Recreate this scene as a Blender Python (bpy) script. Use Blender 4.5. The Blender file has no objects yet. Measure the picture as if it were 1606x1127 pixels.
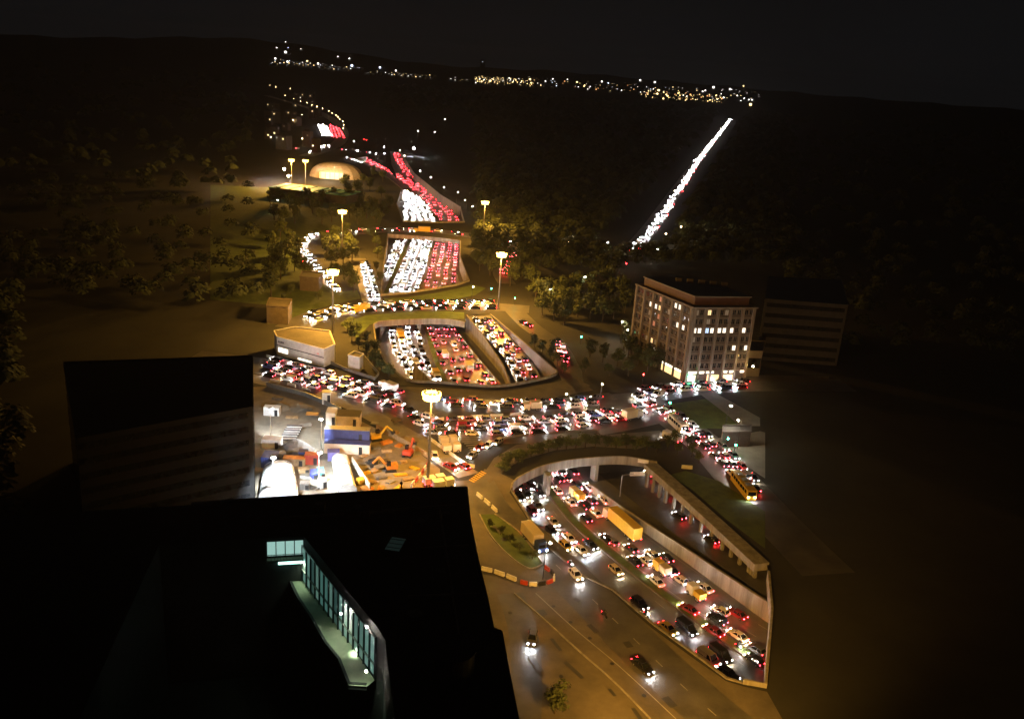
import bpy, math, random
from mathutils import Vector, Matrix
from mathutils.geometry import tessellate_polygon
random.seed(11)
sc = bpy.context.scene
C = sc.collection
R_ = math.radians
# ------------------------------------------------------------------ camera
F, H = 1380.0, 100.0
PITCH, ROLL = R_(18.1), R_(4.2)
fw = Vector((0, math.cos(PITCH), -math.sin(PITCH)))
up0 = Vector((0, math.sin(PITCH), math.cos(PITCH)))
cr = math.cos(ROLL) * Vector((1, 0, 0)) + math.sin(ROLL) * up0
cu = -math.sin(ROLL) * Vector((1, 0, 0)) + math.cos(ROLL) * up0
EYE = Vector((0, 0, H))
cam_d = bpy.data.cameras.new('camera')
cam = bpy.data.objects.new('camera', cam_d)
C.objects.link(cam)
m = Matrix.Identity(4)
for i in range(3):
    m[i][0], m[i][1], m[i][2], m[i][3] = cr[i], cu[i], -fw[i], EYE[i]
cam.matrix_world = m
cam_d.sensor_width = 36
cam_d.lens = F / 1606 * 36
cam_d.clip_start, cam_d.clip_end = 1, 20000
sc.camera = cam
# ------------------------------------------------------------------ world: a night sky with city glow
w = bpy.data.worlds.new('World')
sc.world = w
w.use_nodes = True
nt = w.node_tree
bg = nt.nodes['Background']
tc = nt.nodes.new('ShaderNodeTexCoord')
sx = nt.nodes.new('ShaderNodeSeparateXYZ')
rmp = nt.nodes.new('ShaderNodeValToRGB')
nz = nt.nodes.new('ShaderNodeTexNoise')
nz.inputs['Scale'].default_value = 3.0
mx = nt.nodes.new('ShaderNodeMix'); mx.data_type = 'RGBA'; mx.blend_type = 'MULTIPLY'
mx.inputs[0].default_value = .5
rmp.color_ramp.elements[0].position = 0.0
rmp.color_ramp.elements[0].color = (.0052, .0056, .0064, 1)
rmp.color_ramp.elements[1].position = .25
rmp.color_ramp.elements[1].color = (.0032, .0035, .0040, 1)
nt.links.new(tc.outputs['Generated'], sx.inputs[0])
nt.links.new(sx.outputs['Z'], rmp.inputs[0])
nt.links.new(tc.outputs['Generated'], nz.inputs[0])
nt.links.new(rmp.outputs[0], mx.inputs[6])
nt.links.new(nz.outputs[0], mx.inputs[7])
nt.links.new(mx.outputs[2], bg.inputs[0])
bg.inputs[1].default_value = 1.0
# ------------------------------------------------------------------ exposure and sampling
sc.view_settings.view_transform = 'Standard'
sc.view_settings.look = 'None'
sc.view_settings.exposure = 0.0
sc.view_settings.gamma = 1.0
sc.view_settings.use_curve_mapping = False
cy = sc.cycles
cy.use_denoising = True
cy.use_light_tree = True
cy.max_bounces, cy.diffuse_bounces, cy.glossy_bounces, cy.transmission_bounces = 3, 2, 2, 2
cy.sample_clamp_indirect = 2.0
cy.sample_clamp_direct = 0.0
cy.caustics_reflective = cy.caustics_refractive = False
cy.filter_width = 1.5
MAST_W = 95000.0          # high mast sodium floods
LAMP_W = 1500.0           # ordinary street lamps
FLOOD_W = 25000.0         # white floods of the building site
HEAD_L, TAIL_L = 800.0, 130.0
SODIUM = (1.0, .47, .065)
# ------------------------------------------------------------------ helpers
def P(px, py, z=0.0):
    d = F * fw + (px - 803) * cr - (py - 563.5) * cu
    t = (z - H) / d.z
    return EYE + t * d
def PP(pts, z=0.0):
    return [P(p[0], p[1], p[2] if len(p) > 2 else z) for p in pts]
def proj(q):
    v = q - EYE
    d = v.dot(fw)
    return 803 + F * v.dot(cr) / d, 563.5 - F * v.dot(cu) / d, d

class MB:
    def __init__(s): s.v, s.f, s.m = [], [], []
    def add(s, vs, fs, mi=0):
        b = len(s.v)
        s.v += [tuple(x) for x in vs]
        s.f += [tuple(b + i for i in q) for q in fs]
        s.m += [mi] * len(fs)
    def box(s, c, d, rz=0.0, mi=0, taper=1.0):
        ca, sa = math.cos(rz), math.sin(rz)
        vs = []
        for z, k in ((-.5, 1), (.5, taper)):
            for x, y in ((-.5, -.5), (.5, -.5), (.5, .5), (-.5, .5)):
                X, Y = x * d[0] * k, y * d[1] * k
                vs.append((c[0] + X * ca - Y * sa, c[1] + X * sa + Y * ca, c[2] + z * d[2]))
        s.add(vs, [(3, 2, 1, 0), (4, 5, 6, 7), (0, 1, 5, 4), (1, 2, 6, 5), (2, 3, 7, 6), (3, 0, 4, 7)], mi)
    def bar(s, a, b, w, h=None, mi=0):
        a, b = Vector(a), Vector(b); h = h or w
        d = (b - a).normalized()
        u = d.cross(Vector((0, 0, 1)))
        u = Vector((1, 0, 0)) if u.length < 1e-4 else u.normalized()
        n = u.cross(d)
        vs = [p + u * x * w / 2 + n * y * h / 2 for p in (a, b) for x, y in ((-1, -1), (1, -1), (1, 1), (-1, 1))]
        s.add(vs, [(0, 1, 2, 3), (7, 6, 5, 4), (0, 4, 5, 1), (1, 5, 6, 2), (2, 6, 7, 3), (3, 7, 4, 0)], mi)
    def tube(s, a, b, r0, r1=None, n=8, mi=0, cap=True):
        a, b = Vector(a), Vector(b); r1 = r0 if r1 is None else r1
        d = (b - a).normalized()
        u = d.orthogonal().normalized(); v = d.cross(u)
        vs = [p + (u * math.cos(t) + v * math.sin(t)) * r for p, r in ((a, r0), (b, r1)) for t in [2 * math.pi * k / n for k in range(n)]]
        fs = [(k, (k + 1) % n, n + (k + 1) % n, n + k) for k in range(n)]
        if cap: fs += [tuple(range(n - 1, -1, -1)), tuple(range(n, 2 * n))]
        s.add(vs, fs, mi)
    def prism(s, pts, z0, z1, mi=0, top=None):
        pts = [Vector((p[0], p[1], 0)) for p in pts]
        ar = sum(pts[i].x * pts[(i + 1) % len(pts)].y - pts[(i + 1) % len(pts)].x * pts[i].y for i in range(len(pts)))
        if ar < 0: pts = pts[::-1]
        n = len(pts)
        s.add([(p.x, p.y, z0) for p in pts] + [(p.x, p.y, z1) for p in pts],
              [(k, (k + 1) % n, n + (k + 1) % n, n + k) for k in range(n)], mi)
        tr = tessellate_polygon([pts])
        mt = mi if top is None else top
        s.add([(p.x, p.y, z1) for p in pts], [upward(t, pts) for t in tr], mt)
    def sheet(s, pts, holes=(), mi=0, dz=0.0):
        loops = [[Vector(p) for p in pts]] + [[Vector(p) for p in h] for h in holes]
        flat = [Vector((p.x, p.y, 0)) for l in loops for p in l]
        tr = tessellate_polygon([[Vector((p.x, p.y, 0)) for p in l] for l in loops])
        allp = [p + Vector((0, 0, dz)) for l in loops for p in l]
        s.add(allp, [upward(t, flat) for t in tr], mi)
    def ball(s, c, r, n=8, k=5, mi=0, sq=1.0):
        vs, fs = [], []
        for i in range(k + 1):
            a = math.pi * i / k
            for j in range(n):
                b = 2 * math.pi * j / n
                vs.append((c[0] + r * math.sin(a) * math.cos(b), c[1] + r * math.sin(a) * math.sin(b), c[2] + r * sq * math.cos(a)))
        for i in range(k):
            for j in range(n):
                fs.append((i * n + j, (i + 1) * n + j, (i + 1) * n + (j + 1) % n, i * n + (j + 1) % n))
        s.add(vs, fs, mi)
    def mesh(s, name, mats, off=None):
        me = bpy.data.meshes.new(name)
        vs = s.v if off is None else [(a - off[0], b - off[1], c - off[2]) for a, b, c in s.v]
        me.from_pydata(vs, [], s.f)
        for mm in (mats if isinstance(mats, (list, tuple)) else [mats]): me.materials.append(mm)
        me.polygons.foreach_set('material_index', s.m)
        me.update()
        return me
    def build(s, name, mats, parent=None):
        off = parent.location if parent is not None else None
        if parent is not None and parent.parent is not None: off = parent.location + parent.parent.location
        o = bpy.data.objects.new(name, s.mesh(name, mats, off))
        C.objects.link(o)
        if parent is not None: o.parent = parent
        return o
def upward(t, p):
    a, b, c = p[t[0]], p[t[1]], p[t[2]]
    return t if (b.x - a.x) * (c.y - a.y) - (b.y - a.y) * (c.x - a.x) > 0 else (t[0], t[2], t[1])

def tag(o, label, cat, group=None, kind=None):
    o['label'] = label; o['category'] = cat
    if group: o['group'] = group
    if kind: o['kind'] = kind
    return o
def thing(name, label, cat, loc=(0, 0, 0), rz=0.0, group=None):
    o = bpy.data.objects.new(name, None)
    C.objects.link(o)
    o.location = loc; o.rotation_euler = (0, 0, rz); o.empty_display_size = .5
    return tag(o, label, cat, group)
def put(name, me, parent=None, loc=(0, 0, 0), rz=0.0):
    o = bpy.data.objects.new(name, me)
    C.objects.link(o)
    o.location = loc; o.rotation_euler = (0, 0, rz)
    if parent is not None: o.parent = parent
    return o
def struct(o): o['kind'] = 'structure'; return o
def stuff(o, label=None):
    o['kind'] = 'stuff'
    if label: o['label'] = label
    return o
def lamp_light(parent, loc, watts, col, r=.6, angle=None, rot=(0, 0, 0), blend=.4):
    d = bpy.data.lights.new('lamp_light', 'SPOT' if angle else 'POINT')
    d.energy, d.color, d.shadow_soft_size = watts, col, r
    if angle: d.spot_size, d.spot_blend = R_(angle), blend
    o = bpy.data.objects.new('lamp_light', d)
    C.objects.link(o)
    o.parent = parent; o.location = loc; o.rotation_euler = rot
    return o
# ------------------------------------------------------------------ materials
def mat(name, col, rough=.7, metal=0.0, var=.35, scale=.25, bump=0.0, col2=None, spec=.5, detail=6.0, streak=False):
    mm = bpy.data.materials.new(name); mm.use_nodes = True
    t = mm.node_tree; b = t.nodes['Principled BSDF']
    b.inputs['Roughness'].default_value = rough
    b.inputs['Metallic'].default_value = metal
    b.inputs['Specular IOR Level'].default_value = spec
    c2 = col2 or tuple(x * (1 - var) for x in col)
    g = t.nodes.new('ShaderNodeNewGeometry')
    n = t.nodes.new('ShaderNodeTexNoise')
    n.inputs['Scale'].default_value = scale; n.inputs['Detail'].default_value = detail; n.inputs['Roughness'].default_value = .65
    r = t.nodes.new('ShaderNodeValToRGB')
    r.color_ramp.elements[0].position, r.color_ramp.elements[1].position = .32, .68
    r.color_ramp.elements[0].color = (*c2, 1); r.color_ramp.elements[1].color = (*col, 1)
    if streak:
        mp_ = t.nodes.new('ShaderNodeMapping'); mp_.inputs['Scale'].default_value = (1, 1, .12)
        t.links.new(g.outputs['Position'], mp_.inputs[0]); t.links.new(mp_.outputs[0], n.inputs['Vector'])
    else: t.links.new(g.outputs['Position'], n.inputs['Vector'])
    t.links.new(n.outputs[0], r.inputs[0]); t.links.new(r.outputs[0], b.inputs['Base Color'])
    if bump:
        bp = t.nodes.new('ShaderNodeBump'); bp.inputs['Strength'].default_value = bump
        t.links.new(n.outputs[0], bp.inputs['Height']); t.links.new(bp.outputs[0], b.inputs['Normal'])
    return mm
def emit(name, col, L, sample=True):
    mm = bpy.data.materials.new(name); mm.use_nodes = True
    t = mm.node_tree
    b = t.nodes['Principled BSDF']
    b.inputs['Base Color'].default_value = (.3, .3, .3, 1)
    b.inputs['Emission Color'].default_value = (*col, 1)
    b.inputs['Emission Strength'].default_value = L
    mm.cycles.emission_sampling = 'FRONT' if sample else 'NONE'
    return mm
M = dict(
    soil=mat('dark_soil', (.026, .025, .019), .95, col2=(.014, .014, .011), scale=.08),
    asphalt=mat('asphalt', (.095, .09, .084), .5, col2=(.042, .040, .038), scale=.16),
    motorway=mat('motorway_asphalt', (.17, .165, .155), .5, col2=(.10, .097, .092), scale=.14),
    paving=mat('paving', (.135, .113, .085), .8, col2=(.062, .054, .042), scale=.12),
    pale=mat('pale_paving', (.22, .21, .19), .75, col2=(.14, .135, .125), scale=.2),
    grass=mat('grass_blades', (.085, .125, .024), .95, col2=(.045, .068, .016), scale=.3),
    earth=mat('site_earth', (.23, .19, .13), .9, col2=(.11, .09, .065), scale=.18, bump=.3),
    concrete=mat('concrete', (.30, .28, .24), .85, col2=(.13, .118, .095), scale=.55, streak=True),
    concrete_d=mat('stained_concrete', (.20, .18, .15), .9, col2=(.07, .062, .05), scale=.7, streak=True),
    white=mat('white_paint', (.75, .74, .70), .6, col2=(.55, .54, .5), scale=.7),
    line=mat('road_paint', (.34, .33, .30), .6, col2=(.16, .155, .145), scale=.5),
    facade=mat('facade_stone', (.20, .165, .12), .85, col2=(.16, .135, .10), scale=.3),
    facade_d=mat('facade_panel', (.12, .095, .075), .85, col2=(.075, .058, .046), scale=.6),
    roof=mat('zinc_roof', (.055, .052, .055), .6, col2=(.03, .028, .03), scale=.4),
    black_roof=mat('roof_felt', (.020, .020, .021), .85, col2=(.011, .011, .012), scale=.3),
    metal=mat('galvanised_steel', (.35, .34, .32), .45, .7, scale=2),
    dark=mat('dark_metal', (.03, .03, .032), .5, .3, scale=2),
    rubber=mat('tyre_rubber', (.015, .015, .015), .9, scale=3),
    glass=mat('car_glass', (.012, .014, .017), .08, scale=1, spec=.6),
    pane=mat('window_pane', (.02, .022, .025), .1, scale=1, spec=.6),
    leaf=mat('tree_leaves', (.075, .095, .025), .85, col2=(.032, .045, .012), scale=.9),
    leaf2=mat('dark_leaves', (.045, .060, .018), .85, col2=(.020, .028, .010), scale=.9),
    bark=mat('bark', (.06, .045, .03), .95, scale=3),
    blue=mat('blue_sheet', (.045, .06, .22), .6, scale=.6),
    red=mat('red_steel', (.45, .06, .03), .5, scale=.8),
    orange=mat('orange_paint', (.55, .20, .03), .5, scale=.8),
    yellow=mat('machine_yellow', (.60, .36, .03), .5, scale=.8),
    timber=mat('timber', (.36, .24, .12), .8, col2=(.2, .13, .06), scale=1.2),
    turq=mat('turquoise_sheet', (.10, .42, .36), .6, scale=.1),
    canvas=mat('canvas', (.66, .56, .44), .75, scale=.5),
    hill=mat('hill_soil', (.02, .022, .018), .95, scale=.004),
    terrace=mat('terrace_slabs', (.26, .28, .20), .8, col2=(.17, .19, .13), scale=.5),
)
E_ = dict(
    head=emit('headlight_white', (1, .96, .92), HEAD_L), warm=emit('headlight_warm', (1, .82, .50), HEAD_L * .8),
    cool=emit('headlight_cool', (.80, .90, 1), HEAD_L * 1.1),
    tail=emit('taillight_red', (1, .009, .014), TAIL_L), brake=emit('brake_light_red', (1, .012, .018), TAIL_L * 1.8),
    head_n=emit('far_headlight', (1, .97, .95), 260, True), warm_n=emit('far_headlight_warm', (1, .82, .5), 130, True),
    tail_n=emit('far_taillight', (1, .020, .030), 75, True),
    sodium=emit('sodium_lens', (1, .60, .115), 14, False), lamp=emit('lamp_white', (1, .93, .80), 400, False),
    lamp_y=emit('lamp_yellow', (1, .75, .35), 300, False), lamp_f=emit('lamp_amber', (1, .70, .30), 40, False), led=emit('flood_white', (.92, .96, 1), 500, False),
    win_w=emit('window_white', (1, .88, .70), 1.8, False), win_y=emit('window_yellow', (1, .68, .30), 1.6, False),
    win_b=emit('window_blue', (.5, .7, 1), 1.5, False), win_r=emit('window_red', (1, .22, .10), .5, False),
    win_d=emit('window_dim', (1, .75, .45), .10, False), shop=emit('shop_light', (1, .90, .70), 3.0),
    green=emit('signal_green', (.05, 1, .45), 60), redl=emit('signal_red', (1, .02, .02), 60),
    teal=emit('teal_strip', (.45, 1, .85), 4.0), city_y=emit('city_yellow', (1, .70, .28), 5, False),
    city_w=emit('city_white', (1, .93, .85), 5, False), city_b=emit('city_blue', (.7, .8, 1), 4, False),
    city_o=emit('city_orange', (1, .45, .15), 3, False), star=emit('park_lamp', (.93, .96, 1), 900, False),
    blue=emit('blue_flasher', (.2, .45, 1), 200),
)
# ================================================================== GROUND, TRENCHES, ROADS
GA = [(803, 770), (808, 757), (820, 749), (850, 735), (890, 726), (930, 721.5), (980, 720), (1030, 728), (1060, 755), (1192, 872), (1203, 884), (1210, 960), (1200, 1078), (1165, 1071), (1140, 1064),
      (1092, 1028), (1026, 980), (961, 925), (912, 902), (854, 852), (825, 805)]
GB = [(586, 511), (600, 506), (655, 503), (700, 503), (729, 508), (732, 497), (745, 493), (769, 494), (800, 520), (845, 558), (872, 582), (868, 590), (848, 596), (809, 604), (779, 607), (749, 606), (689, 601), (638, 597), (606, 572), (590, 540)]
GC = [(608, 369), (640, 371), (680, 374), (722, 379), (722, 404), (736, 441), (716, 448), (674, 455), (635, 461), (597, 464), (600, 430)]
GF = [(558, 249), (575, 245), (606, 262), (626, 285), (614, 258), (612, 238), (628, 238), (650, 272), (690, 305), (722, 325), (728, 349), (680, 350), (632, 348), (622, 320), (630, 296), (610, 280)]
def smooth(pts, k=6):
    if len(pts) < 3: return pts
    out = []
    for i in range(len(pts) - 1):
        a = pts[max(i - 1, 0)]; b = pts[i]; c = pts[i + 1]; d = pts[min(i + 2, len(pts) - 1)]
        for j in range(k):
            t = j / k
            out.append(.5 * ((2 * b) + (c - a) * t + (2 * a - 5 * b + 4 * c - d) * t * t + (3 * b - a - 3 * c + d) * t ** 3))
    return out + [pts[-1]]
def smooth_px(pts):
    return [(v.x, v.y) for v in smooth([Vector((p[0], p[1], 0)) for p in pts], 5)]
A_ARC = smooth_px([GA[20]] + GA[:8])[5:]
B_TOP = smooth_px(GB[:5]); B_BOT = smooth_px(GB[9:19])[5:-5]
GA_H = A_ARC + GA[8:]
GB_H = B_TOP + GB[5:10] + B_BOT + GB[18:]
HOL = [PP(x) for x in (GA_H, GB_H, GC, GF)]
MZ = -7.0
g = MB()
g.sheet([(-7000, -3000, 0), (7000, -3000, 0), (7000, 9000, 0), (-7000, 9000, 0)], HOL)
struct(g.build('ground', M['soil']))
g = MB(); g.sheet([(-320, 60, MZ), (220, 60, MZ), (220, 720, MZ), (-320, 720, MZ)])
struct(g.build('motorway', M['motorway']))
g = MB(); g.sheet([Vector((-320, 722, MZ)), Vector((220, 722, MZ)), Vector((220, 1200, MZ + 3)), Vector((-320, 1200, MZ + 3))])
struct(g.build('motorway', M['motorway']))

def offset(pts, w):
    out = []
    for i, p in enumerate(pts):
        d = (pts[min(i + 1, len(pts) - 1)] - pts[max(i - 1, 0)]); d.z = 0; d.normalize()
        out.append(p + Vector((-d.y, d.x, 0)) * w)
    return out
LAYER = [0.0]
def layer():
    LAYER[0] += .002
    return LAYER[0]
def ribbon(name, px, w, dz, m_, z=0.0, sm=True, kind=True):
    dz = layer(); c = PP(px, z)
    if sm: c = smooth(c)
    a, b = offset(c, w / 2), offset(c, -w / 2)
    mb = MB()
    n = len(c)
    mb.add([p + Vector((0, 0, dz)) for p in b + a], [(i, i + 1, n + i + 1, n + i) for i in range(n - 1)])
    o = mb.build(name, m_)
    return struct(o) if kind else o
def patch(name, px, dz, m_, z=0.0):
    mb = MB(); mb.sheet(PP(px, z), dz=layer())
    return struct(mb.build(name, m_))
# surfaces of the interchange, each a few millimetres above the one below
patch('pavement', [(735, 770), (760, 735), (785, 742), (806, 752), (799, 772), (822, 806), (850, 853), (908, 904), (957, 928), (1022, 984), (1088, 1032), (1138, 1067), (1163, 1075), (1203, 1084), (1240, 1150), (1240, 1500), (560, 1500), (640, 1000), (700, 800)], .004, M['paving'])
ribbon('road', [(742, 752), (770, 800), (815, 832), (868, 880), (935, 945), (1020, 1030), (1120, 1120), (1260, 1240)], 10.5, .008, M['asphalt'])
ribbon('road', [(800, 930), (812, 960), (822, 1000), (826, 1060), (822, 1127), (810, 1240)], 5.5, .012, M['asphalt'])
patch('lawn', [(752, 806), (776, 806), (792, 818), (815, 835), (842, 865), (852, 884), (830, 891), (800, 872), (770, 840)], .016, M['grass'])
# ring roads
ribbon('ring_road', [(300, 560), (418, 575), (500, 598), (580, 622), (640, 640)], 15, .008, M['asphalt'])
ribbon('ring_road', [(596, 632), (645, 655), (700, 671), (780, 675), (860, 671), (950, 658), (1045, 638)], 19, .012, M['asphalt'])
ribbon('ring_road', [(560, 610), (640, 625), (720, 635), (800, 637), (900, 634), (1000, 622), (1100, 607), (1192, 603), (1330, 604)], 13, .016, M['asphalt'])
ribbon('service_road', [(300, 570), (418, 598), (480, 611), (540, 630), (600, 660), (660, 695), (735, 745)], 6.5, .020, M['pale'])
ribbon('ring_road', [(1010, 628), (1060, 660), (1110, 700), (1160, 755), (1230, 830), (1300, 900)], 13, .024, M['asphalt'])
ribbon('ring_road', [(455, 515), (490, 497), (540, 487), (600, 481), (660, 481), (720, 480), (775, 481), (830, 485)], 13, .008, M['asphalt'])
ribbon('road', [(560, 405), (572, 432), (584, 472)], 9, .012, M['asphalt'])
ribbon('road', [(480, 375), (470, 390), (482, 412), (500, 440), (530, 462)], 8, .008, M['asphalt'])
ribbon('bridge_road', [(480, 372), (560, 364), (640, 360), (700, 364), (760, 373), (830, 385)], 14, .008, M['asphalt'])
ribbon('road', [(800, 480), (830, 510), (870, 540), (890, 575), (905, 605)], 9, .012, M['asphalt'])
ribbon('forest_avenue', [(985, 398), (1020, 357), (1060, 300), (1100, 245), (1130, 206), (1157, 172)], 12, .008, M['asphalt'])
ribbon('road', [(795, 445), (786, 425), (800, 400), (812, 385)], 9, .008, M['asphalt'])
ribbon('road', [(418, 150), (470, 165), (505, 178), (535, 200), (530, 225), (480, 245)], 16, .008, M['asphalt'])
# verges
patch('verge', [(757, 745), (775, 718), (810, 697), (870, 689), (960, 681), (1035, 675), (1048, 688), (1000, 704), (930, 700), (870, 706), (815, 722), (785, 742), (768, 758)], .028, M['paving'])
patch('grass_verge', [(1048, 745), (1075, 738), (1130, 755), (1200, 802), (1200, 860), (1140, 815), (1085, 767)], .012, M['grass'])
patch('grass_verge', [(602, 468), (640, 466), (680, 460), (716, 453), (740, 446), (762, 452), (745, 463), (700, 471), (640, 474), (605, 475)], .020, M['grass'])
patch('grass_verge', [(420, 472), (470, 464), (560, 455), (566, 468), (530, 476), (490, 486), (440, 505), (420, 508)], .020, M['grass'])
patch('grass_verge', [(535, 508), (575, 494), (640, 489), (700, 488), (728, 490), (728, 500), (700, 500), (655, 500), (600, 503), (580, 509), (560, 530)], .020, M['grass'])
patch('lawn', [(330, 290), (560, 300), (600, 340), (590, 372), (560, 362), (500, 366), (470, 380), (470, 400), (500, 440), (540, 466), (420, 478), (330, 470)], .004, M['grass'])
patch('lawn', [(1030, 640), (1060, 632), (1110, 625), (1145, 650), (1160, 672), (1100, 672), (1075, 660)], .028, M['grass'])
patch('footpath', [(1098, 618), (1118, 614), (1192, 655), (1192, 668), (1160, 668), (1140, 650)], .032, M['pale'])
patch('pavement', [(1108, 690), (1192, 676), (1200, 678), (1200, 750), (1192, 745)], .020, M['pale'])
patch('pavement', [(610, 606), (690, 608), (780, 612), (868, 600), (905, 590), (930, 612), (860, 625), (760, 626), (680, 622)], .012, M['paving'])
patch('pavement', [(640, 643), (760, 647), (850, 646), (940, 640), (1000, 634), (1000, 640), (940, 648), (850, 656), (760, 660), (690, 655)], .032, M['paving'])
patch('site_ground', [(300, 610), (418, 606), (480, 622), (535, 645), (590, 672), (650, 705), (690, 735), (690, 800), (400, 830), (200, 860), (200, 640)], .012, M['earth'])
patch('verge', [(905, 525), (960, 520), (1060, 585), (1040, 612), (960, 618), (915, 600)], .008, M['soil'])
patch('pavement', [(1040, 602), (1075, 596), (1190, 588), (1300, 590), (1300, 600), (1192, 598), (1100, 603), (1045, 612)], .012, M['paving'])

# ---- walls: every run of wall is a thing
def wall(px, top, bot, th, label, m_=None, zpx=0.0, name='retaining_wall', cat='wall'):
    c = PP(px, zpx)
    a, b = offset(c, th / 2), offset(c, -th / 2)
    mb = MB(); n = len(c)
    f4 = lambda v, i: v[i] if isinstance(v, (list, tuple)) else v
    vs = []
    for i in range(n):
        vs += [(a[i].x, a[i].y, f4(bot, i)), (b[i].x, b[i].y, f4(bot, i)), (b[i].x, b[i].y, f4(top, i)), (a[i].x, a[i].y, f4(top, i))]
    fs = []
    for i in range(n - 1):
        for k in range(4): fs.append((4 * i + k, 4 * i + (k + 1) % 4, 4 * i + 4 + (k + 1) % 4, 4 * i + 4 + k))
    fs += [(0, 1, 2, 3), (4 * n - 1, 4 * n - 2, 4 * n - 3, 4 * n - 4)]
    mb.add(vs, fs)
    t = thing(name, label, cat, (c[0].x, c[0].y, 0))
    mb.build('wall_face', m_ or M['concrete'], t)
    return t
BR = M['concrete']; BD = M['concrete_d']
wall(A_ARC, .95, -1.5, .5, 'curved concrete bridge edge over the mouth of the near motorway underpass', BR, name='bridge_parapet', cat='parapet')
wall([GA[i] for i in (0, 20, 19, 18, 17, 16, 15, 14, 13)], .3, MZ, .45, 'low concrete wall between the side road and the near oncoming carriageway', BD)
wall([GA[13], GA[12], GA[11], (1205, 900)], .95, -1.6, .5, 'concrete tunnel edge where the near motorway runs under a dark deck', BR, name='bridge_parapet', cat='parapet')
wall(B_TOP[::-1], .9, -1.5, .5, 'concrete bridge edge over the far end of the middle motorway opening', BR, name='bridge_parapet', cat='parapet')
wall(B_BOT, .9, -1.5, .5, 'curved concrete bridge edge on the near side of the middle motorway opening', BR, name='bridge_parapet', cat='parapet')
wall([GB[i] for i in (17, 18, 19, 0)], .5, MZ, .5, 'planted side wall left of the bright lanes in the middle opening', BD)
wall([GB[i] for i in (7, 8, 9, 10)], .5, MZ, .6, 'tall pale retaining wall right of the descending slip road', M['pale'])
wall([GC[i] for i in (0, 1, 2, 3)], .9, -1.4, .5, 'concrete edge of the far road bridge above the motorway', BR, name='bridge_parapet', cat='parapet')
wall([GC[i] for i in (5, 6, 7, 8, 9)], .9, -1.4, .5, 'grassy bridge edge of the ring road above the upper motorway opening', BR, name='bridge_parapet', cat='parapet')
wall([GC[i] for i in (9, 10, 0)], .4, MZ, .5, 'side wall left of the feeder lanes in the upper opening', BD)
wall([GC[i] for i in (3, 4, 5)], .6, MZ, .5, 'side wall right of the red lanes in the upper opening', BR)
wall([GF[i] for i in (9, 10, 11, 12)], .9, -1.4, .5, 'concrete back edge of the far road bridge facing the woods', BR, name='bridge_parapet', cat='parapet')
wall([GF[i] for i in (12, 13, 14, 15, 0, 1)], .3, MZ, .5, 'low wall on the left of the curving far motorway', BD)
wall([GF[i] for i in (6, 7, 8, 9)], .4, MZ, .5, 'low wall on the right of the curving far motorway', BD)
# walls along the motorway under the bridges
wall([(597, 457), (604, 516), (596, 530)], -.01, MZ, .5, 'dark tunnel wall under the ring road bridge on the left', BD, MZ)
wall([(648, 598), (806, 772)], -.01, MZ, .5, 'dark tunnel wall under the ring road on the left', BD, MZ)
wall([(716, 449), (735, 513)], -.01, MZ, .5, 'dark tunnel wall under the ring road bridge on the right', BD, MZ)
# ramp in the middle opening: slopes from the ring road down beside the motorway
rampL = [(732, 496, 0), (755, 520, -1.2), (790, 560, -3.6), (812, 606, -5.4)]
rampR = [(769, 494, 0), (796, 520, -1.2), (836, 566, -3.6), (852, 600, -5.4)]
mb = MB(); l, r = PP(rampL), PP(rampR)
mb.add(l + r, [(i, 4 + i, 5 + i, 1 + i) for i in range(3)])
struct(mb.build('slip_road', M['asphalt']))
wall([(732, 497), (755, 520), (790, 560), (812, 606)], [.9, -.4, -2.8, -4.5], MZ, .5, 'tan retaining wall between the motorway and the descending slip road', BR)
wall([(708, 510, MZ), (745, 560, MZ), (790, 612, MZ)], -5.8, MZ, .5, 'low wall along the right side of the middle motorway lanes', BR, MZ)
# slip road in the near opening, rising towards the viewer
sL = [(938, 742, -6.9), (955, 756, -6.6), (1060, 838, -5.2), (1192, 930, -3.4), (1260, 975, -2.5)]
sR = [(1020, 735, -6.9), (1045, 772, -6.6), (1130, 830, -5.2), (1215, 895, -3.4), (1280, 945, -2.5)]
mb = MB(); l, r = PP(sL), PP(sR)
mb.add(l + r, [(i, 5 + i, 6 + i, 1 + i) for i in range(4)])
struct(mb.build('slip_road', M['asphalt']))
wall([(922, 766), (990, 819), (1060, 868), (1130, 920), (1192, 966), (1270, 1020)], [-5.0, -4.3, -3.9, -3.2, -2.6, -1.8], MZ, .6, 'long tan wall between the near motorway and the dark slip road', BR, MZ)
# median strips (raised, planted) between the carriageways
def median(px, h, label, w):
    c = smooth(PP(px, MZ)); a, b = offset(c, w / 2), offset(c, -w / 2)
    mb = MB(); n = len(c)
    vs = [Vector((q.x, q.y, MZ)) for q in b] + [q + Vector((0, 0, h)) for q in b] + [q + Vector((0, 0, h)) for q in a] + [Vector((q.x, q.y, MZ)) for q in a]
    mb.add(vs, [(k * n + i, k * n + i + 1, (k + 1) * n + i + 1, (k + 1) * n + i) for k in range(3) for i in range(n - 1)])
    t = thing('median_strip', label, 'median', c[0]); mb.build('median_kerb', M['paving'], t)
    mb2 = MB(); a, b = offset(c, w / 2 - .35), offset(c, -w / 2 + .35)
    mb2.add([q + Vector((0, 0, h + .05)) for q in b] + [q + Vector((0, 0, h + .05)) for q in a], [(i, i + 1, n + i + 1, n + i) for i in range(n - 1)])
    o = mb2.build('planting', M['grass'], t); o['kind'] = 'stuff'
median([(854, 758), (900, 818), (965, 873), (1040, 932), (1120, 990), (1192, 1040), (1260, 1090)], .35, 'long planted median between the two near motorway carriageways', 2.6)
median([(668, 512), (682, 560), (700, 605)], .4, 'concrete median between white and red lanes in the middle opening', 2.6)
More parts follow.
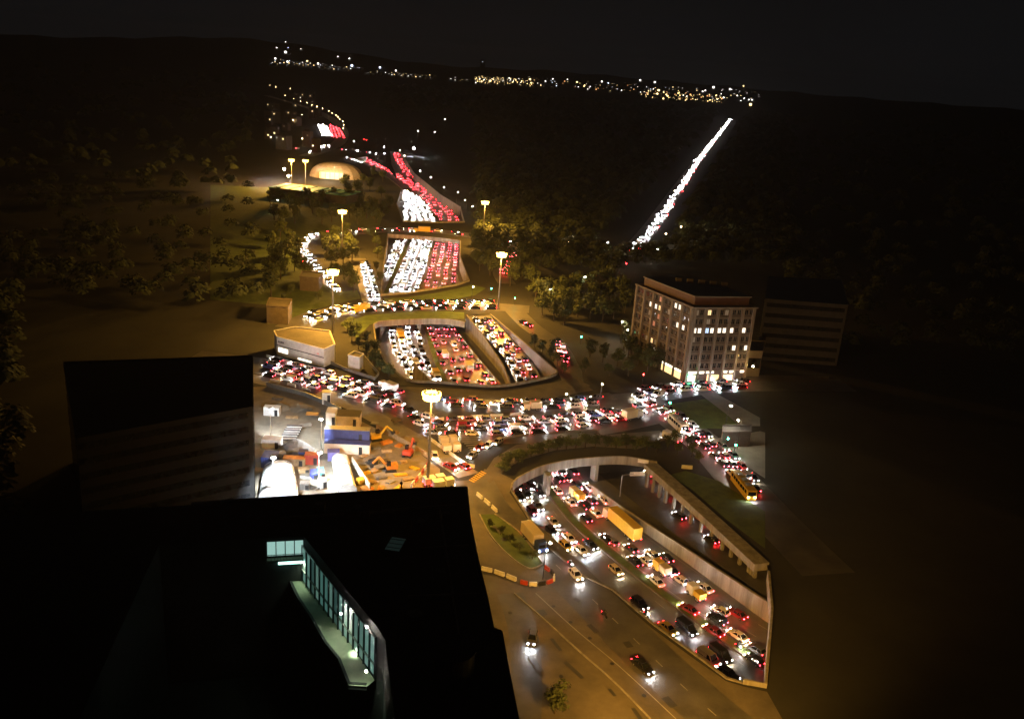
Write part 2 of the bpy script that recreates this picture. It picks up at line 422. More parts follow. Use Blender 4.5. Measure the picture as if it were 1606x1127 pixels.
median([(684, 374), (664, 420), (655, 458)], .5, 'concrete median between white and red lanes in the upper opening', 2.0)
median([(646, 371), (625, 415), (605, 462)], .8, 'dark divider between the feeder lanes and the main white lanes', 2.4)
median([(640, 296), (655, 315), (680, 338), (690, 348)], .6, 'dark median between white and red lanes of the far motorway', 2.4)
# piers
for q, lab in (((932, 742), 'pale concrete pier beside the tunnel mouth at the slip road'), ((857, 764), 'concrete pier under the curved bridge edge between the carriageways'), ((657, 512), 'dark concrete pier in the middle of the far bridge')):
    p = P(q[0], q[1], MZ + 2)
    t = thing('bridge_pier', lab, 'pier', (p.x, p.y, MZ))
    mb = MB(); mb.box((p.x, p.y, MZ + 2.9), (1.0, 2.6, 5.6), R_(25)); mb.build('shaft', BR, t)
    mb = MB(); mb.box((p.x, p.y, -1.1), (1.5, 3.4, .5), R_(25)); mb.build('pier_cap', BR, t)
# gallery on the right of the slip road: beam on columns
gal = [(1030, 728), (1060, 754), (1100, 789), (1150, 834), (1192, 872), (1206, 885)]
gc = PP(gal)
t = thing('road_gallery', 'long tan concrete gallery beam on columns beside the dark slip road', 'gallery', (gc[0].x, gc[0].y, 0))
mb = MB(); n = len(gc); inn = offset(gc, -3.8)
vs = []
for i in range(n): vs += [(gc[i].x, gc[i].y, -1.3), (inn[i].x, inn[i].y, -1.3), (inn[i].x, inn[i].y, .5), (gc[i].x, gc[i].y, .5)]
mb.add(vs, [(4 * i + k, 4 * i + (k + 1) % 4, 4 * i + 4 + (k + 1) % 4, 4 * i + 4 + k) for i in range(n - 1) for k in range(4)] + [(0, 1, 2, 3), (4 * n - 1, 4 * n - 2, 4 * n - 3, 4 * n - 4)])
mb.build('beam', BR, t)
back = offset(gc, 4.2)
mb = MB()
mb.add([(p.x, p.y, MZ) for p in back] + [(p.x, p.y, -.02) for p in back], [(i, i + 1, n + i + 1, n + i) for i in range(n - 1)])
mb.build('back_wall', BD, t)
inw = offset(gc, -2.4)
for i in range(n - 1):
    for k in range(3):
        q = inw[i].lerp(inw[i + 1], k / 3); d = gc[i + 1] - gc[i]
        mb = MB(); mb.box((q.x, q.y, -3.95), (.9, .55, 5.3), math.atan2(d.y, d.x)); mb.build('column', M['pale'], t)
# lane paint on the motorway and roads
def dashes(name, px, z=0.0, on=3.0, off=6.0, w=.18, dz=.09):
    c = smooth(PP(px, z), 8); mb = MB(); acc = 0.0
    for i in range(len(c) - 1):
        a, b = c[i], c[i + 1]; L = (b - a).length; d = (b - a) / L; u = Vector((-d.y, d.x, 0)) * w / 2; s = 0.0
        while s < L:
            ph = acc % (on + off)
            if ph < on:
                e = min(L, s + on - ph); q0, q1 = a + d * s, a + d * e
                mb.add([q0 - u, q1 - u, q1 + u, q0 + u], [(0, 1, 2, 3)])
            else: e = min(L, s + on + off - ph)
            acc += e - s + 1e-5; s = e + 1e-5
    for i, v in enumerate(mb.v): mb.v[i] = (v[0], v[1], v[2] + dz)
    return struct(mb.build(name, M['line']))
for px, on, off in (([(826, 775), (868, 828), (930, 880), (1010, 948), (1090, 1006), (1150, 1050)], 3, 8), ([(846, 770), (885, 822), (946, 874), (1025, 940), (1105, 1000), (1170, 1045)], 3, 8),
                    ([(870, 748), (918, 805), (985, 862), (1060, 918), (1140, 970), (1210, 1012)], 3, 8), ([(890, 744), (942, 806), (1010, 858), (1085, 910), (1160, 960), (1225, 1000)], 3, 8),
                    ([(906, 742), (960, 802), (1025, 850), (1100, 902), (1175, 950), (1240, 990)], 40, .1), ([(862, 748), (905, 810), (972, 868), (1048, 925), (1128, 980), (1200, 1026)], 40, .1)):
    dashes('lane_marking', px, MZ, on, off, dz=.012)
for px, on, off in (([(755, 776), (790, 815), (842, 858), (905, 917), (978, 986), (1070, 1075), (1150, 1145)], 2, 5), ([(600, 640), (650, 660), (710, 676), (790, 679), (880, 673), (1030, 642)], 2, 4), ([(840, 930), (900, 985), (960, 1035), (1010, 1080), (1060, 1127)], 60, .1),
                    ([(600, 613), (700, 632), (800, 637), (930, 630), (1100, 606)], 2, 4), ([(418, 572), (500, 597), (580, 620)], 2, 4)):
    dashes('lane_marking', px, 0, on, off)
PT = mat('asphalt_repair', (.045, .043, .041), .6, col2=(.03, .029, .028), scale=.4)
rp_ = random.Random(8)
for x, y in ((850, 960), (872, 1010), (900, 1050), (930, 985), (985, 1010), (960, 1085), (1050, 1100), (905, 940), (790, 845), (780, 830), (870, 1090), (1000, 1120), (840, 1040), (700, 668), (830, 668), (930, 655), (760, 640), (1090, 690)):
    p = P(x, y, .08); mb = MB(); mb.box((p.x, p.y, .084), (rp_.uniform(1, 5), rp_.uniform(.6, 1.6), .004), R_(-58) + rp_.uniform(-.2, .2)); struct(mb.build('road_patch', PT))
for x, y in ((868, 950), (895, 975), (925, 1000), (960, 1040), (835, 920), (800, 960), (1010, 1090), (880, 1060)):
    p = P(x, y, .08); mb = MB(); mb.tube((p.x, p.y, .08), (p.x, p.y, .092), .4, n=12); struct(mb.build('manhole_cover', M['dark']))
# kerbs along the plaza roads
for px in ([(806, 930), (850, 968), (905, 1018), (962, 1068), (1020, 1127)], [(752, 806), (770, 840), (800, 872), (830, 891), (852, 884)], [(776, 806), (815, 835), (852, 884)]):
    c = smooth(PP(px)); mb = MB()
    for a, b in zip(c, c[1:]): mb.bar(a + Vector((0, 0, .08)), b + Vector((0, 0, .08)), .3, .2)
    struct(mb.build('kerb', M['concrete']))
mb = MB()
for k in range(7):
    a, b = P(736 + k * 3.0, 752 - k * 2.2), P(744 + k * 3.0, 756 - k * 2.2)
    mb.bar(a + Vector((0, 0, .09)), b + Vector((0, 0, .09)), .55, .012)
struct(mb.build('zebra_crossing', M['yellow']))
mb = MB()
for k in range(9):
    a, b = P(716 + k * 3, 683 + k * 3.2), P(752 + k * 1.5, 683 + k * 2.6)
    mb.bar(a + Vector((0, 0, .09)), b + Vector((0, 0, .09)), .5, .012)
struct(mb.build('hatched_marking', M['line']))
# ================================================================== STREET LIGHTS
MASTS = [((677, 616), 25, 'tall mast with a blazing ring of sodium floodlights beside the building site', 1.0),
         ((522, 424), 25, 'tall sodium mast standing behind the long white pavilion', 2.0),
         ((537, 330), 25, 'tall sodium mast among trees above the curling feeder road', 2.4),
         ((761, 316), 25, 'slender sodium mast at the far right end of the road bridge', 1.8),
         ((787, 397), 25, 'bright sodium mast by the red queue among the trees', 2.2),
         ((457, 250), 22, 'left one of two yellow sodium masts near the marquee', 2.4),
         ((479, 251), 22, 'right one of two yellow sodium masts near the marquee', 2.4)]
def mast(head, h, label, k, group=None, col=SODIUM, aim=None):
    p = P(head[0], head[1], h)
    t = thing('high_mast_lamp', label, 'lamp mast', (p.x, p.y, 0), 0, group)
    mb = MB(); mb.tube((0, 0, 0), (0, 0, h), .42, .16, 12); put('mast_pole', mb.mesh('mast_pole', M['metal']), t)
    mb = MB(); mb.tube((0, 0, 0), (0, 0, .5), .6, .55, 12); put('base_plate', mb.mesh('base_plate', M['metal']), t)
    mb = MB()
    for i in range(16):
        a, b = 2 * math.pi * i / 16, 2 * math.pi * (i + 1) / 16
        mb.bar((1.5 * math.cos(a), 1.5 * math.sin(a), h), (1.5 * math.cos(b), 1.5 * math.sin(b), h), .12)
    for i in range(4):
        a = math.pi * i / 2; mb.bar((0, 0, h), (1.5 * math.cos(a), 1.5 * math.sin(a), h), .1)
    put('crown_ring', mb.mesh('crown_ring', M['metal']), t)
    for i in range(10):
        a = 2 * math.pi * i / 10 + .2
        f = put('floodlight', FLOOD_BODY, t, (1.75 * math.cos(a), 1.75 * math.sin(a), h - .1), a)
        put('lens', FLOOD_LENS, f)
        f = put('floodlight', FLOOD_BODY, t, (1.45 * math.cos(a + .3), 1.45 * math.sin(a + .3), h - 1.1), a + .3)  # lower tier added so the head swells to a round glow
        put('lens', FLOOD_LENS, f)
    if aim is None: lamp_light(t, (0, 0, h - 2.2), MAST_W * k, col, 1.2)
    else:
        o = lamp_light(t, (0, 0, h - 2.2), MAST_W * k * 1.2, col, 1.2, 92, blend=.9)
        o.rotation_euler = (P(aim[0], aim[1], 0) - Vector((p.x, p.y, h - 1))).to_track_quat('-Z', 'Y').to_euler()
    return t
mb = MB(); mb.box((0, 0, .18), (.5, .75, .3)); FLOOD_BODY = mb.mesh('floodlight', M['metal'])
mb = MB(); mb.box((.10, 0, -.16), (.85, 1.05, .62)); FLOOD_LENS = mb.mesh('lens', E_['sodium'])  # oversized lens, glare built into its shape
for hd, h, lab, k in MASTS: mast(hd, h, lab, k)
# the same masts go on along the roads past the edges of the photograph
for q, lab, k, aim in (((850, 1700), 'sodium mast on the near plaza in front of the hotel tower', .28, (800, 940)), ((1085, 1430), 'sodium mast beside the near end of the motorway deck', 3.2, (1000, 770))):
    p = P(q[0], q[1], 0); hx = proj(Vector((p.x, p.y, 25)))
    mast((hx[0], hx[1]), 25, lab, k, aim=aim)

def lamp_meshes(h, lens, sz=.55):
    a = MB(); a.tube((0, 0, 0), (0, 0, h), .11, .06, 8); a.bar((0, 0, h), (1.0, 0, h + .15), .09)
    b = MB(); b.box((1.0, 0, h + .16), (.9, .4, .16))
    c = MB(); c.ball((1.0, 0, h - .02), sz / 2, 8, 5)
    return a.mesh('lamp_post', M['dark']), b.mesh('lamp_head', M['metal']), c.mesh('lamp_bulb', lens)
LM = dict(w=lamp_meshes(9, E_['lamp']), y=lamp_meshes(9, E_['lamp_y']), s=lamp_meshes(9, E_['star'], 1.6), f=lamp_meshes(9, E_['lamp_f'], .9), o=lamp_meshes(9, E_['city_o'], 1.1))
def street_lamp(px, py, kind, label, group=None, watts=0.0, col=(1, .8, .5), h=9):
    if kind == 's' and py > 300: kind = 'w'
    p = P(px, py, h)
    t = thing('street_lamp', label, 'street lamp', (p.x, p.y, 0), random.uniform(0, 6.28), group)
    a, b, c = LM[kind]
    put('lamp_post', a, t); hd = put('lamp_head', b, t); put('lamp_bulb', c, hd)
    if watts: lamp_light(t, (1.0, 0, h - .6), watts, col, .3)
    return t
curve = [(424, 134), (433, 136.5), (455, 139), (448, 150), (461, 155), (472, 159), (481, 161), (490, 164.5), (498, 167), (506, 170), (515, 174), (521, 177.5), (526, 180.5), (530, 183.5), (533, 187), (536.5, 190.5), (538, 196), (537.5, 201)]
for i, (x, y) in enumerate(curve):
    street_lamp(x, y, 'f', 'far amber street lamp in the row along the curving hillside road', 'amber lamps along the curving hillside road')
for i, (x, y) in enumerate([(660, 268), (677, 278), (695, 294), (716.5, 301), (732, 313.5), (739, 323.6)]):
    lab = ['farthest', 'second farthest', 'third farthest', 'third nearest', 'second nearest', 'nearest'][i]
    street_lamp(x, y, 'w', f'{lab} of the six white lamps along the far red lanes', 'white lamps beside the far red lanes', 900)
for x, y, k, lab in [(648.5, 233, 's', 'bright white lamp above the fork of the red lanes'), (627, 236, 'y', 'yellow lamp at the upper tip of the red fork'), (633, 244, 'y', 'yellow lamp just below the tip of the red fork'),
                     (604, 231, 'w', 'upper white lamp of two over the dark road left of the fork'), (604.5, 241, 'w', 'lower white lamp of two over the dark road left of the fork'), (589, 241, 'w', 'lone white lamp beside the dark curved overpass'),
                     (556, 222, 'w', 'small white lamp left of the red signal in the dark'), (569, 127, 's', 'very bright white park lamp standing alone under the skyline'), (869, 169, 's', 'bright white lamp alone in the middle of the dark woods'),
                     (447, 265, 's', 'upper bluish white lamp near the yellow masts'), (454, 276, 's', 'lower bluish white lamp near the yellow masts'), (435, 314, 'w', 'white lamp by the left trees below the turquoise hall'),
                     (951, 380, 'w', 'brighter white lamp left of the forest avenue end'), (890, 378, 'w', 'faint white lamp deep in the woods left of the avenue'), (916, 433, 'w', 'white lamp in the trees above the ring road'),
                     (864, 453, 'w', 'white lamp beside the green signals at the ring road'), (1033, 391, 'w', 'white lamp right of the foot of the forest avenue'), (972, 401, 'w', 'faint white lamp beside the red signal at the avenue foot'),
                     (977, 505, 's', 'bright white lamp left of the apartment block'), (981, 517, 'w', 'second white lamp left of the apartment block'), (944, 600, 'y', 'glowing globe lamp on the verge above the ring road'),
                     (893, 619, 'y', 'small globe lamp beside the upper ring road traffic'), (1143, 634, 'w', 'white lamp midway along the pale footpath on the lawn'), (1163, 660, 's', 'bright white lamp at the lower end of the pale footpath'),
                     (1114, 362, 'f', 'amber lamp alone in the woods right of the avenue'), (1067, 355, 'f', 'upper amber lamp beside the forest avenue'), (1042, 366, 'f', 'lower amber lamp beside the forest avenue'),
                     (741, 450, 's', 'white lamp on the grassy bridge above the ring road'), (857, 848, 'w', 'white lamp above the pale lorry on the side road'), (1138, 362, 'w', 'faint white lamp at the right of the dark woods'),
                     (655, 205, 'w', 'lone pale lamp in the black woods above the fork'), (682, 207, 'w', 'pale lamp in the black woods right of the fork'), (697, 187, 'w', 'faint pale lamp high in the black woods'),
                     (508, 195, 'y', 'amber lamp beside the white cluster on the far road'), (488, 205, 'y', 'amber lamp left of the far white cluster'), (460, 188, 'y', 'amber lamp on the left hillside'), (472, 180, 'y', 'upper amber lamp on the left hillside'),
                     (425, 215, 'y', 'amber lamp at the far left edge of the hillside'), (473, 217, 'y', 'amber lamp below the hillside houses')]:
    street_lamp(x, y, k, lab, None, 2500 if k in 'sf' and y > 300 else (900 if y > 300 else 0))
# signals
def traffic_light(px, py, green, label, h=3.6):
    p = P(px, py, h)
    t = thing('traffic_light', label, 'traffic light', (p.x, p.y, 0), R_(-90))
    mb = MB(); mb.tube((0, 0, 0), (0, 0, h + .5), .09, n=8); mb.mesh; put('pole', mb.mesh('pole', M['dark']), t)
    mb = MB(); mb.box((.2, 0, h), (.28, .42, 1.15)); put('signal_head', mb.mesh('signal_head', M['dark']), t)
    for k in range(3):
        on = (k == 0) == bool(green) and k != 1
        mb = MB(); mb.ball((.36, 0, h - .36 + .36 * k), .26 if on else .13, 8, 5)
        put('signal_lamp', mb.mesh('signal_lamp', (E_['green'] if green else E_['redl']) if on and (k == 0 if green else k == 2) else M['dark']), t)
    return t
for x, y, gr, lab in [(808, 466, 1, 'green signal at the right end of the grassy bridge'), (771, 451, 1, 'green signal beside the path on the grassy bridge'), (912, 526, 1, 'green signal on the dark road left of the apartments'), (717, 470, 1, 'yellowish green signal over the middle of the ring road bridge'),
                      (1051, 629, 1, 'large green signal where the red queue crosses the ring road'), (1154, 695, 1, 'green signal beside the red queue on the right avenue'), (1142, 685, 1, 'small green signal ahead of the red queue'), (988, 394, 0, 'red signal at the foot of the forest avenue'),
                      (571, 219, 0, 'far red signal left of two in the dark woods'), (575, 220, 0, 'far red signal right of two in the dark woods'), (1009, 588, 0, 'small red signal on the verge left of the apartments'), (982, 414, 0, 'dim red signal just below the avenue foot'), (475, 411, 0, 'red signal in the trees left of the mast')]:
    traffic_light(x, y, gr, lab)
# gantry sign over the dark slip road
p = P(972, 778, -6.3)
t = thing('road_sign', 'pale sign panel on a bent gantry pole beside the dark slip road', 'sign', p)
mb = MB(); mb.tube(p, p + Vector((0, 0, 6.2)), .13, n=8); mb.bar(p + Vector((0, 0, 6.2)), p + Vector((3.2, 1.4, 6.3)), .16); mb.build('gantry_pole', M['metal'], t)
mb = MB(); mb.box(p + Vector((4.3, 1.9, 6.1)), (4.2, .2, 1.1), R_(12)); mb.build('sign_panel', M['white'], t)
# ================================================================== TRAFFIC
PAINT = {k: mat(k + '_car_paint', c, .3, .1, var=.06, scale=1.5) for k, c in dict(black=(.012, .012, .013), grey=(.09, .09, .095), silver=(.34, .34, .35), white=(.72, .71, .68), red=(.22, .015, .015), blue=(.03, .05, .14), yellow=(.66, .44, .06), cream=(.62, .52, .34)).items()}
def car_body(kind):
    """body shell, glass, and the sizes that place wheels and lamps"""
    if kind == 'van':
        st = [(-2.5, .35, .80, 1.05), (-2.42, .3, .95, 1.1), (1.5, .28, .97, 1.1), (2.2, .28, .95, .98), (2.5, .32, .82, .82)]
        gl = [(-2.42, 1.62, .93, .86, 1.1, 1.95, -2.38, .85)]; L, W = 5.0, 1.94
    elif kind == 'suv':
        st = [(-2.2, .4, .75, .9), (-2.1, .3, .88, 1.0), (-1.0, .28, .92, 1.02), (.9, .28, .92, 1.02), (1.9, .3, .88, .94), (2.2, .38, .72, .75)]
        gl = [(-2.08, 1.0, .86, .72, 1.01, 1.66, -1.75, .3)]; L, W = 4.4, 1.84
    elif kind == 'saloon':
        st = [(-2.3, .4, .7, .82), (-2.2, .28, .84, .93), (-1.4, .26, .88, .97), (.9, .26, .88, .95), (1.95, .28, .84, .84), (2.3, .36, .68, .66)]
        gl = [(-1.75, 1.1, .82, .62, .95, 1.43, -1.0, .3)]; L, W = 4.6, 1.78
    else:
        st = [(-2.0, .4, .72, .86), (-1.92, .28, .83, .95), (-1.0, .26, .86, .96), (.8, .26, .86, .95), (1.7, .28, .82, .85), (2.0, .36, .68, .68)]
        gl = [(-1.88, 1.05, .81, .63, .95, 1.48, -1.5, .25)]; L, W = 4.0, 1.74
    b = MB()
    n = len(st); vs = []
    for x, zb, hw, zt in st:
        zm = zb + (zt - zb) * .55
        vs += [(x, -hw * .93, zb), (x, -hw, zm), (x, -hw * .93, zt), (x, hw * .93, zt), (x, hw, zm), (x, hw * .93, zb)]
    fs = [(6 * i + k, 6 * i + 6 + k, 6 * i + 6 + (k + 1) % 6, 6 * i + (k + 1) % 6) for i in range(n - 1) for k in range(6)]
    fs += [tuple(range(6)), tuple(range(6 * n - 1, 6 * n - 7, -1))]
    b.add(vs, [q[::-1] for q in fs])
    x0, x1, w0, w1, z0, z1, xr0, xr1 = gl[0]
    gm = MB()
    low = [(x0, -w0, z0 - .02), (x1, -w0, z0 - .05), (x1, w0, z0 - .05), (x0, w0, z0 - .02)]; hi = [(xr0, -w1, z1), (xr1, -w1, z1), (xr1, w1, z1), (xr0, w1, z1)]
    gm.add(low + hi, [(0, 1, 5, 4), (1, 2, 6, 5), (2, 3, 7, 6), (3, 0, 4, 7)])
    b.add([(x, y, z1 - .01) for x, y, z in hi] + [(x * .97, y * .93, z1 + .06) for x, y, z in hi], [(0, 1, 5, 4), (1, 2, 6, 5), (2, 3, 7, 6), (3, 0, 4, 7), (4, 5, 6, 7)])
    for q in range(4): b.bar(low[q], hi[q], .10)
    for s in (-1, 1):
        b.bar(((x0 + x1) / 2 - .1, s * w0, z0 - .03), ((xr0 + xr1) / 2 - .1, s * w1, z1), .10)
        b.box((x1 - .25, s * (w0 + .14), z0 + .08), (.14, .2, .14))
    if kind == 'van': b.box((-1.1, 0, 1.5), (2.55, 1.84, .84))
    return b, gm, L, W
KIND = {}
def wheel_mesh():
    mb = MB(); mb.tube((0, -.11, 0), (0, .11, 0), .32, n=12, mi=0); mb.tube((0, -.118, 0), (0, .118, 0), .19, n=8, mi=1)
    return mb.mesh('wheel', [M['rubber'], M['metal']])
WHEEL = wheel_mesh()
def lamp_mesh(name, m_, d):
    mb = MB(); mb.box((0, 0, 0), d); return mb.mesh(name, m_)
HL = {k: lamp_mesh('headlight', E_[k], (.10, .22, .13)) for k in ('head', 'warm', 'cool')}
TL = {k: lamp_mesh('taillight', E_[k], (.08, .20, .15)) for k in ('tail', 'brake')}
for kd in ('hatchback', 'saloon', 'suv', 'van'):
    b, gm, L, W = car_body(kd)
    full = b.mesh('body', [PAINT['black']])
    b.add(gm.v, gm.f, 1)
    KIND[kd] = dict(body=full, glass=gm.mesh('window', M['glass']), joined=b.mesh('car', [PAINT['black'], M['glass']]), L=L, W=W)
def paint(o, col):
    o.material_slots[0].link = 'OBJECT'; o.material_slots[0].material = PAINT[col]
def lamps_of(t, c, K):
    L, W = K['L'], K['W']; zh = .66 if c['kind'] != 'van' else .75
    for s in (-1, 1):
        put('headlight', HL[c['head']], t, (L / 2 - .03, s * (W / 2 - .30), zh))
        put('taillight', TL[c['tail']], t, (-L / 2 + .02, s * (W / 2 - .24), zh + .14))
def build_car(c, detail):
    K = KIND[c['kind']]
    if detail:
        t = thing('car' if c['kind'] != 'van' else 'van', c['label'], 'car' if c['kind'] != 'van' else 'van', c['p'], c['h'], c['group'])
        paint(put('body', K['body'], t), c['col']); put('window', K['glass'], t)
        for x in (-1, 1):
            for y in (-1, 1): put('wheel', WHEEL, t, (x * K['L'] * .31, y * (K['W'] / 2 - .13), .32))
    else:
        t = put('car' if c['kind'] != 'van' else 'van', K['joined'], None, c['p'], c['h']); paint(t, c['col'])
        tag(t, c['label'], 'car' if c['kind'] != 'van' else 'van', c['group'])
    t.rotation_euler = (0, c.get('pitch', 0), c['h'])
    lamps_of(t, c, K)
    if c.get('beam'):
        for s in (-1, 1):
            lamp_light(t, (K['L'] / 2 + .12, s * .55, .7), 380, (1, .95, .9), .08, 75, (0, R_(-78), 0), .8)
    return t
ORD = 'first second third fourth fifth sixth seventh eighth ninth tenth eleventh twelfth thirteenth fourteenth fifteenth sixteenth seventeenth eighteenth nineteenth twentieth'.split()
def ordinal(i):
    if i < 20: return ORD[i]
    tens = {2: 'twenty', 3: 'thirty', 4: 'forty', 5: 'fifty', 6: 'sixty', 7: 'seventy', 8: 'eighty', 9: 'ninety'}
    n_ = i + 1
    if n_ % 10 == 0: return {2: 'twentieth', 3: 'thirtieth', 4: 'fortieth', 5: 'fiftieth', 6: 'sixtieth', 7: 'seventieth', 8: 'eightieth', 9: 'ninetieth'}.get(n_ // 10, str(n_) + 'th')
    return tens.get(n_ // 10, str(n_)) + '-' + ORD[n_ % 10 - 1]
CARS = []
def floor_z(y): return MZ + (0 if y < 722 else 3 * (y - 722) / 478)
def PM(x, y):
    p = P(x, y, MZ)
    for _ in range(3): p = P(x, y, floor_z(p.y))
    return p
def lane(road, name, px, z, space, fwd, cols, end, group, jit=.25, brake=.4, head='head', gap=.05, side=.25):
    """cars along a lane; px runs from the end that the labels count from; fwd = heading along it"""
    c = smooth([PM(*q) for q in px] if z == 'M' else PP(px, z if not isinstance(z, str) else 0), 6)
    out = []; want = random.uniform(0, space); acc = 0.0
    for i in range(len(c) - 1):
        a, b = c[i], c[i + 1]; L = (b - a).length
        while acc + L >= want:
            q = a.lerp(b, (want - acc) / L); d = b - a
            if random.random() > gap: out.append((q, d))
            want += space * random.uniform(1 - jit, 1 + jit * 1.6)
        acc += L
    for i, (q, d) in enumerate(out):
        n_ = Vector((-d.y, d.x, 0)).normalized() * random.gauss(0, side)
        h = math.atan2(d.y, d.x) + (0 if fwd else math.pi) + random.gauss(0, .03)
        col = random.choice(cols); kd = random.choices(('hatchback', 'saloon', 'suv', 'van'), (5, 3, 3, 1))[0]
        slope = math.atan2(d.z, math.hypot(d.x, d.y)) * (-1 if fwd else 1)
        kn = dict(hatchback='hatchback', saloon='saloon car', suv='tall car', van='van')[kd]
        CARS.append(dict(p=q + n_, h=h, pitch=slope, kind=kd, col=col, head=random.choices((head, 'head', 'warm', 'cool'), (5, 2, 2, 2))[0], tail='brake' if random.random() < brake else 'tail',
                         label=f'{col} {kn}, {ordinal(i)} from {end}, {name}, {road}', group=group))
DK = ['black'] * 5 + ['grey'] * 3 + ['silver', 'white', 'white', 'blue', 'red']
# hand placed: the near opening
ONC = [(816, 762, 'grey', 'hatchback'), (830, 752, 'grey', 'saloon'), (833, 761, 'black', 'hatchback'), (826, 773, 'black', 'saloon'), (815, 779, 'black', 'hatchback'), (846, 772, 'black', 'hatchback'), (843, 793, 'grey', 'suv'), (835, 800, 'red', 'hatchback'),
       (868, 817, 'silver', 'saloon'), (865, 831, 'black', 'hatchback'), (893, 843, 'white', 'saloon'), (887, 855, 'yellow', 'hatchback'), (926, 853, 'black', 'saloon'), (912, 862, 'white', 'saloon'), (966, 893, 'cream', 'hatchback'), (1003, 945, 'black', 'suv'),
       (1048, 984, 'yellow', 'saloon'), (1077, 984, 'black', 'van'), (1111, 1031, 'cream', 'van'), (1130, 1025, 'black', 'van'), (1142, 1056, 'black', 'suv')]
AWY = [(866, 737, 'silver', 'hatchback'), (880, 738, 'black', 'hatchback'), (899, 738, 'black', 'saloon'), (877, 750, 'black', 'hatchback'), (889, 748, 'black', 'hatchback'), (904, 759, 'black', 'suv'), (924, 763, 'white', 'saloon'), (874, 768, 'white', 'hatchback'), (915, 773, 'red', 'hatchback'),
       (894, 786, 'white', 'saloon'), (917, 792, 'black', 'suv'), (928, 784, 'black', 'hatchback'), (948, 783, 'cream', 'saloon'), (934, 803, 'cream', 'saloon'), (919, 812, 'black', 'hatchback'), (952, 844, 'black', 'saloon'), (960, 848, 'grey', 'hatchback'), (990, 859, 'black', 'hatchback'),
       (996, 879, 'black', 'saloon'), (1013, 878, 'white', 'hatchback'), (1024, 869, 'cream', 'saloon'), (1045, 874, 'black', 'hatchback'), (1052, 892, 'black', 'saloon'), (1029, 910, 'white', 'saloon'), (1067, 908, 'white', 'hatchback'), (1104, 920, 'white', 'saloon'),
       (1080, 954, 'red', 'saloon'), (1130, 957, 'white', 'hatchback'), (1156, 961, 'red', 'saloon'), (1125, 970, 'black', 'suv'), (1119, 988, 'red', 'saloon'), (1157, 995, 'white', 'saloon'), (1186, 1017, 'grey', 'hatchback'), (1183, 1033, 'black', 'hatchback')]
def along(px):
    c = smooth(PP(px, MZ), 8)
    def near(p):
        i = min(range(len(c) - 1), key=lambda k: (c[k] - p).length)
        d = c[i + 1] - c[i]; return math.atan2(d.y, d.x)
    return near
dir_on = along([(830, 765), (880, 822), (950, 888), (1030, 955), (1140, 1040), (1200, 1075)])
dir_aw = along([(880, 748), (930, 806), (1000, 868), (1080, 930), (1170, 985), (1230, 1025)])
for lst, dr, road, flip in ((ONC, dir_on, 'oncoming near motorway', 0), (AWY, dir_aw, 'outgoing near motorway', math.pi)):
    for i, (x, y, col, kd) in enumerate(sorted(lst, key=lambda q: q[1] + .6 * q[0])):
        p = P(x, y, MZ + .7); p.z = MZ
        kn = dict(hatchback='hatchback', saloon='saloon car', suv='tall car', van='van')[kd]
        CARS.append(dict(p=p, h=dr(p) + flip + random.gauss(0, .03), kind=kd, col=col, head=random.choice(('head', 'head', 'cool', 'warm')), tail=random.choice(('tail', 'brake')),
                         label=f'{col} {kn}, {ordinal(i)} out from the tunnel on the {road}', group='cars on the near motorway', near=1))
def single(x, y, z, col, kd, ax, ay, label, beam=False, flip=0, head='head', tail='tail', group=None):
    p = P(x, y, z + .7); q = P(ax, ay, z + .7); p.z = z
    CARS.append(dict(p=p, h=math.atan2(q.y - p.y, q.x - p.x) + flip, kind=kd, col=col, head=head, tail=tail, label=label, group=group, beam=beam, near=1))
single(903, 900, 0, 'cream', 'hatchback', 930, 930, 'cream hatchback with bright headlights leaving the pale lorry behind on the side road', True)
single(835, 999, 0, 'grey', 'hatchback', 828, 1030, 'lone grey car with glaring headlights rolling down the empty plaza lane', True, head='cool')
single(1008, 1043, 0, 'black', 'saloon', 1040, 1070, 'lone black saloon with headlights on the dark side road below the motorway', True)
single(1065, 808, -5.5, 'black', 'hatchback', 1085, 822, 'dark hatchback with red lights alone in the middle of the slip road', flip=math.pi, tail='brake')
single(1116, 845, -5.0, 'black', 'hatchback', 1140, 862, 'dark hatchback with red lights nearest the gallery on the slip road', flip=math.pi, tail='brake')
single(1019, 742, -6.7, 'red', 'hatchback', 1030, 752, 'red lit car at the far end of the slip road by the gallery', flip=math.pi, tail='brake')
single(1050, 768, -6.4, 'red', 'hatchback', 1060, 776, 'red car half hidden behind the far gallery columns', flip=math.pi)
single(1099, 812, -5.8, 'red', 'saloon', 1110, 820, 'red car half hidden behind the near gallery columns', flip=math.pi)
single(682, 714, 0, 'white', 'hatchback', 684, 725, 'white car with headlights alone below the pale ramp road', head='head')
single(707, 731, 0, 'red', 'saloon', 730, 742, 'dark red car stopped at the corner by the building site', tail='brake')
single(727, 730, 0, 'red', 'hatchback', 710, 720, 'red car beside the end of the white kerb at the corner', tail='brake')
single(753, 701, 0, 'red', 'hatchback', 730, 716, 'dark red car turning beside the hatched road marking')
single(766, 697, 0, 'white', 'hatchback', 745, 712, 'white car with lit lamps behind the dark red one at the turn')
single(741, 713, 0, 'silver', 'hatchback', 722, 725, 'silver car at the lower end of the turning lane')
single(781, 692, 0, 'silver', 'hatchback', 760, 703, 'silver car with one lamp glowing by the grey verge tip')
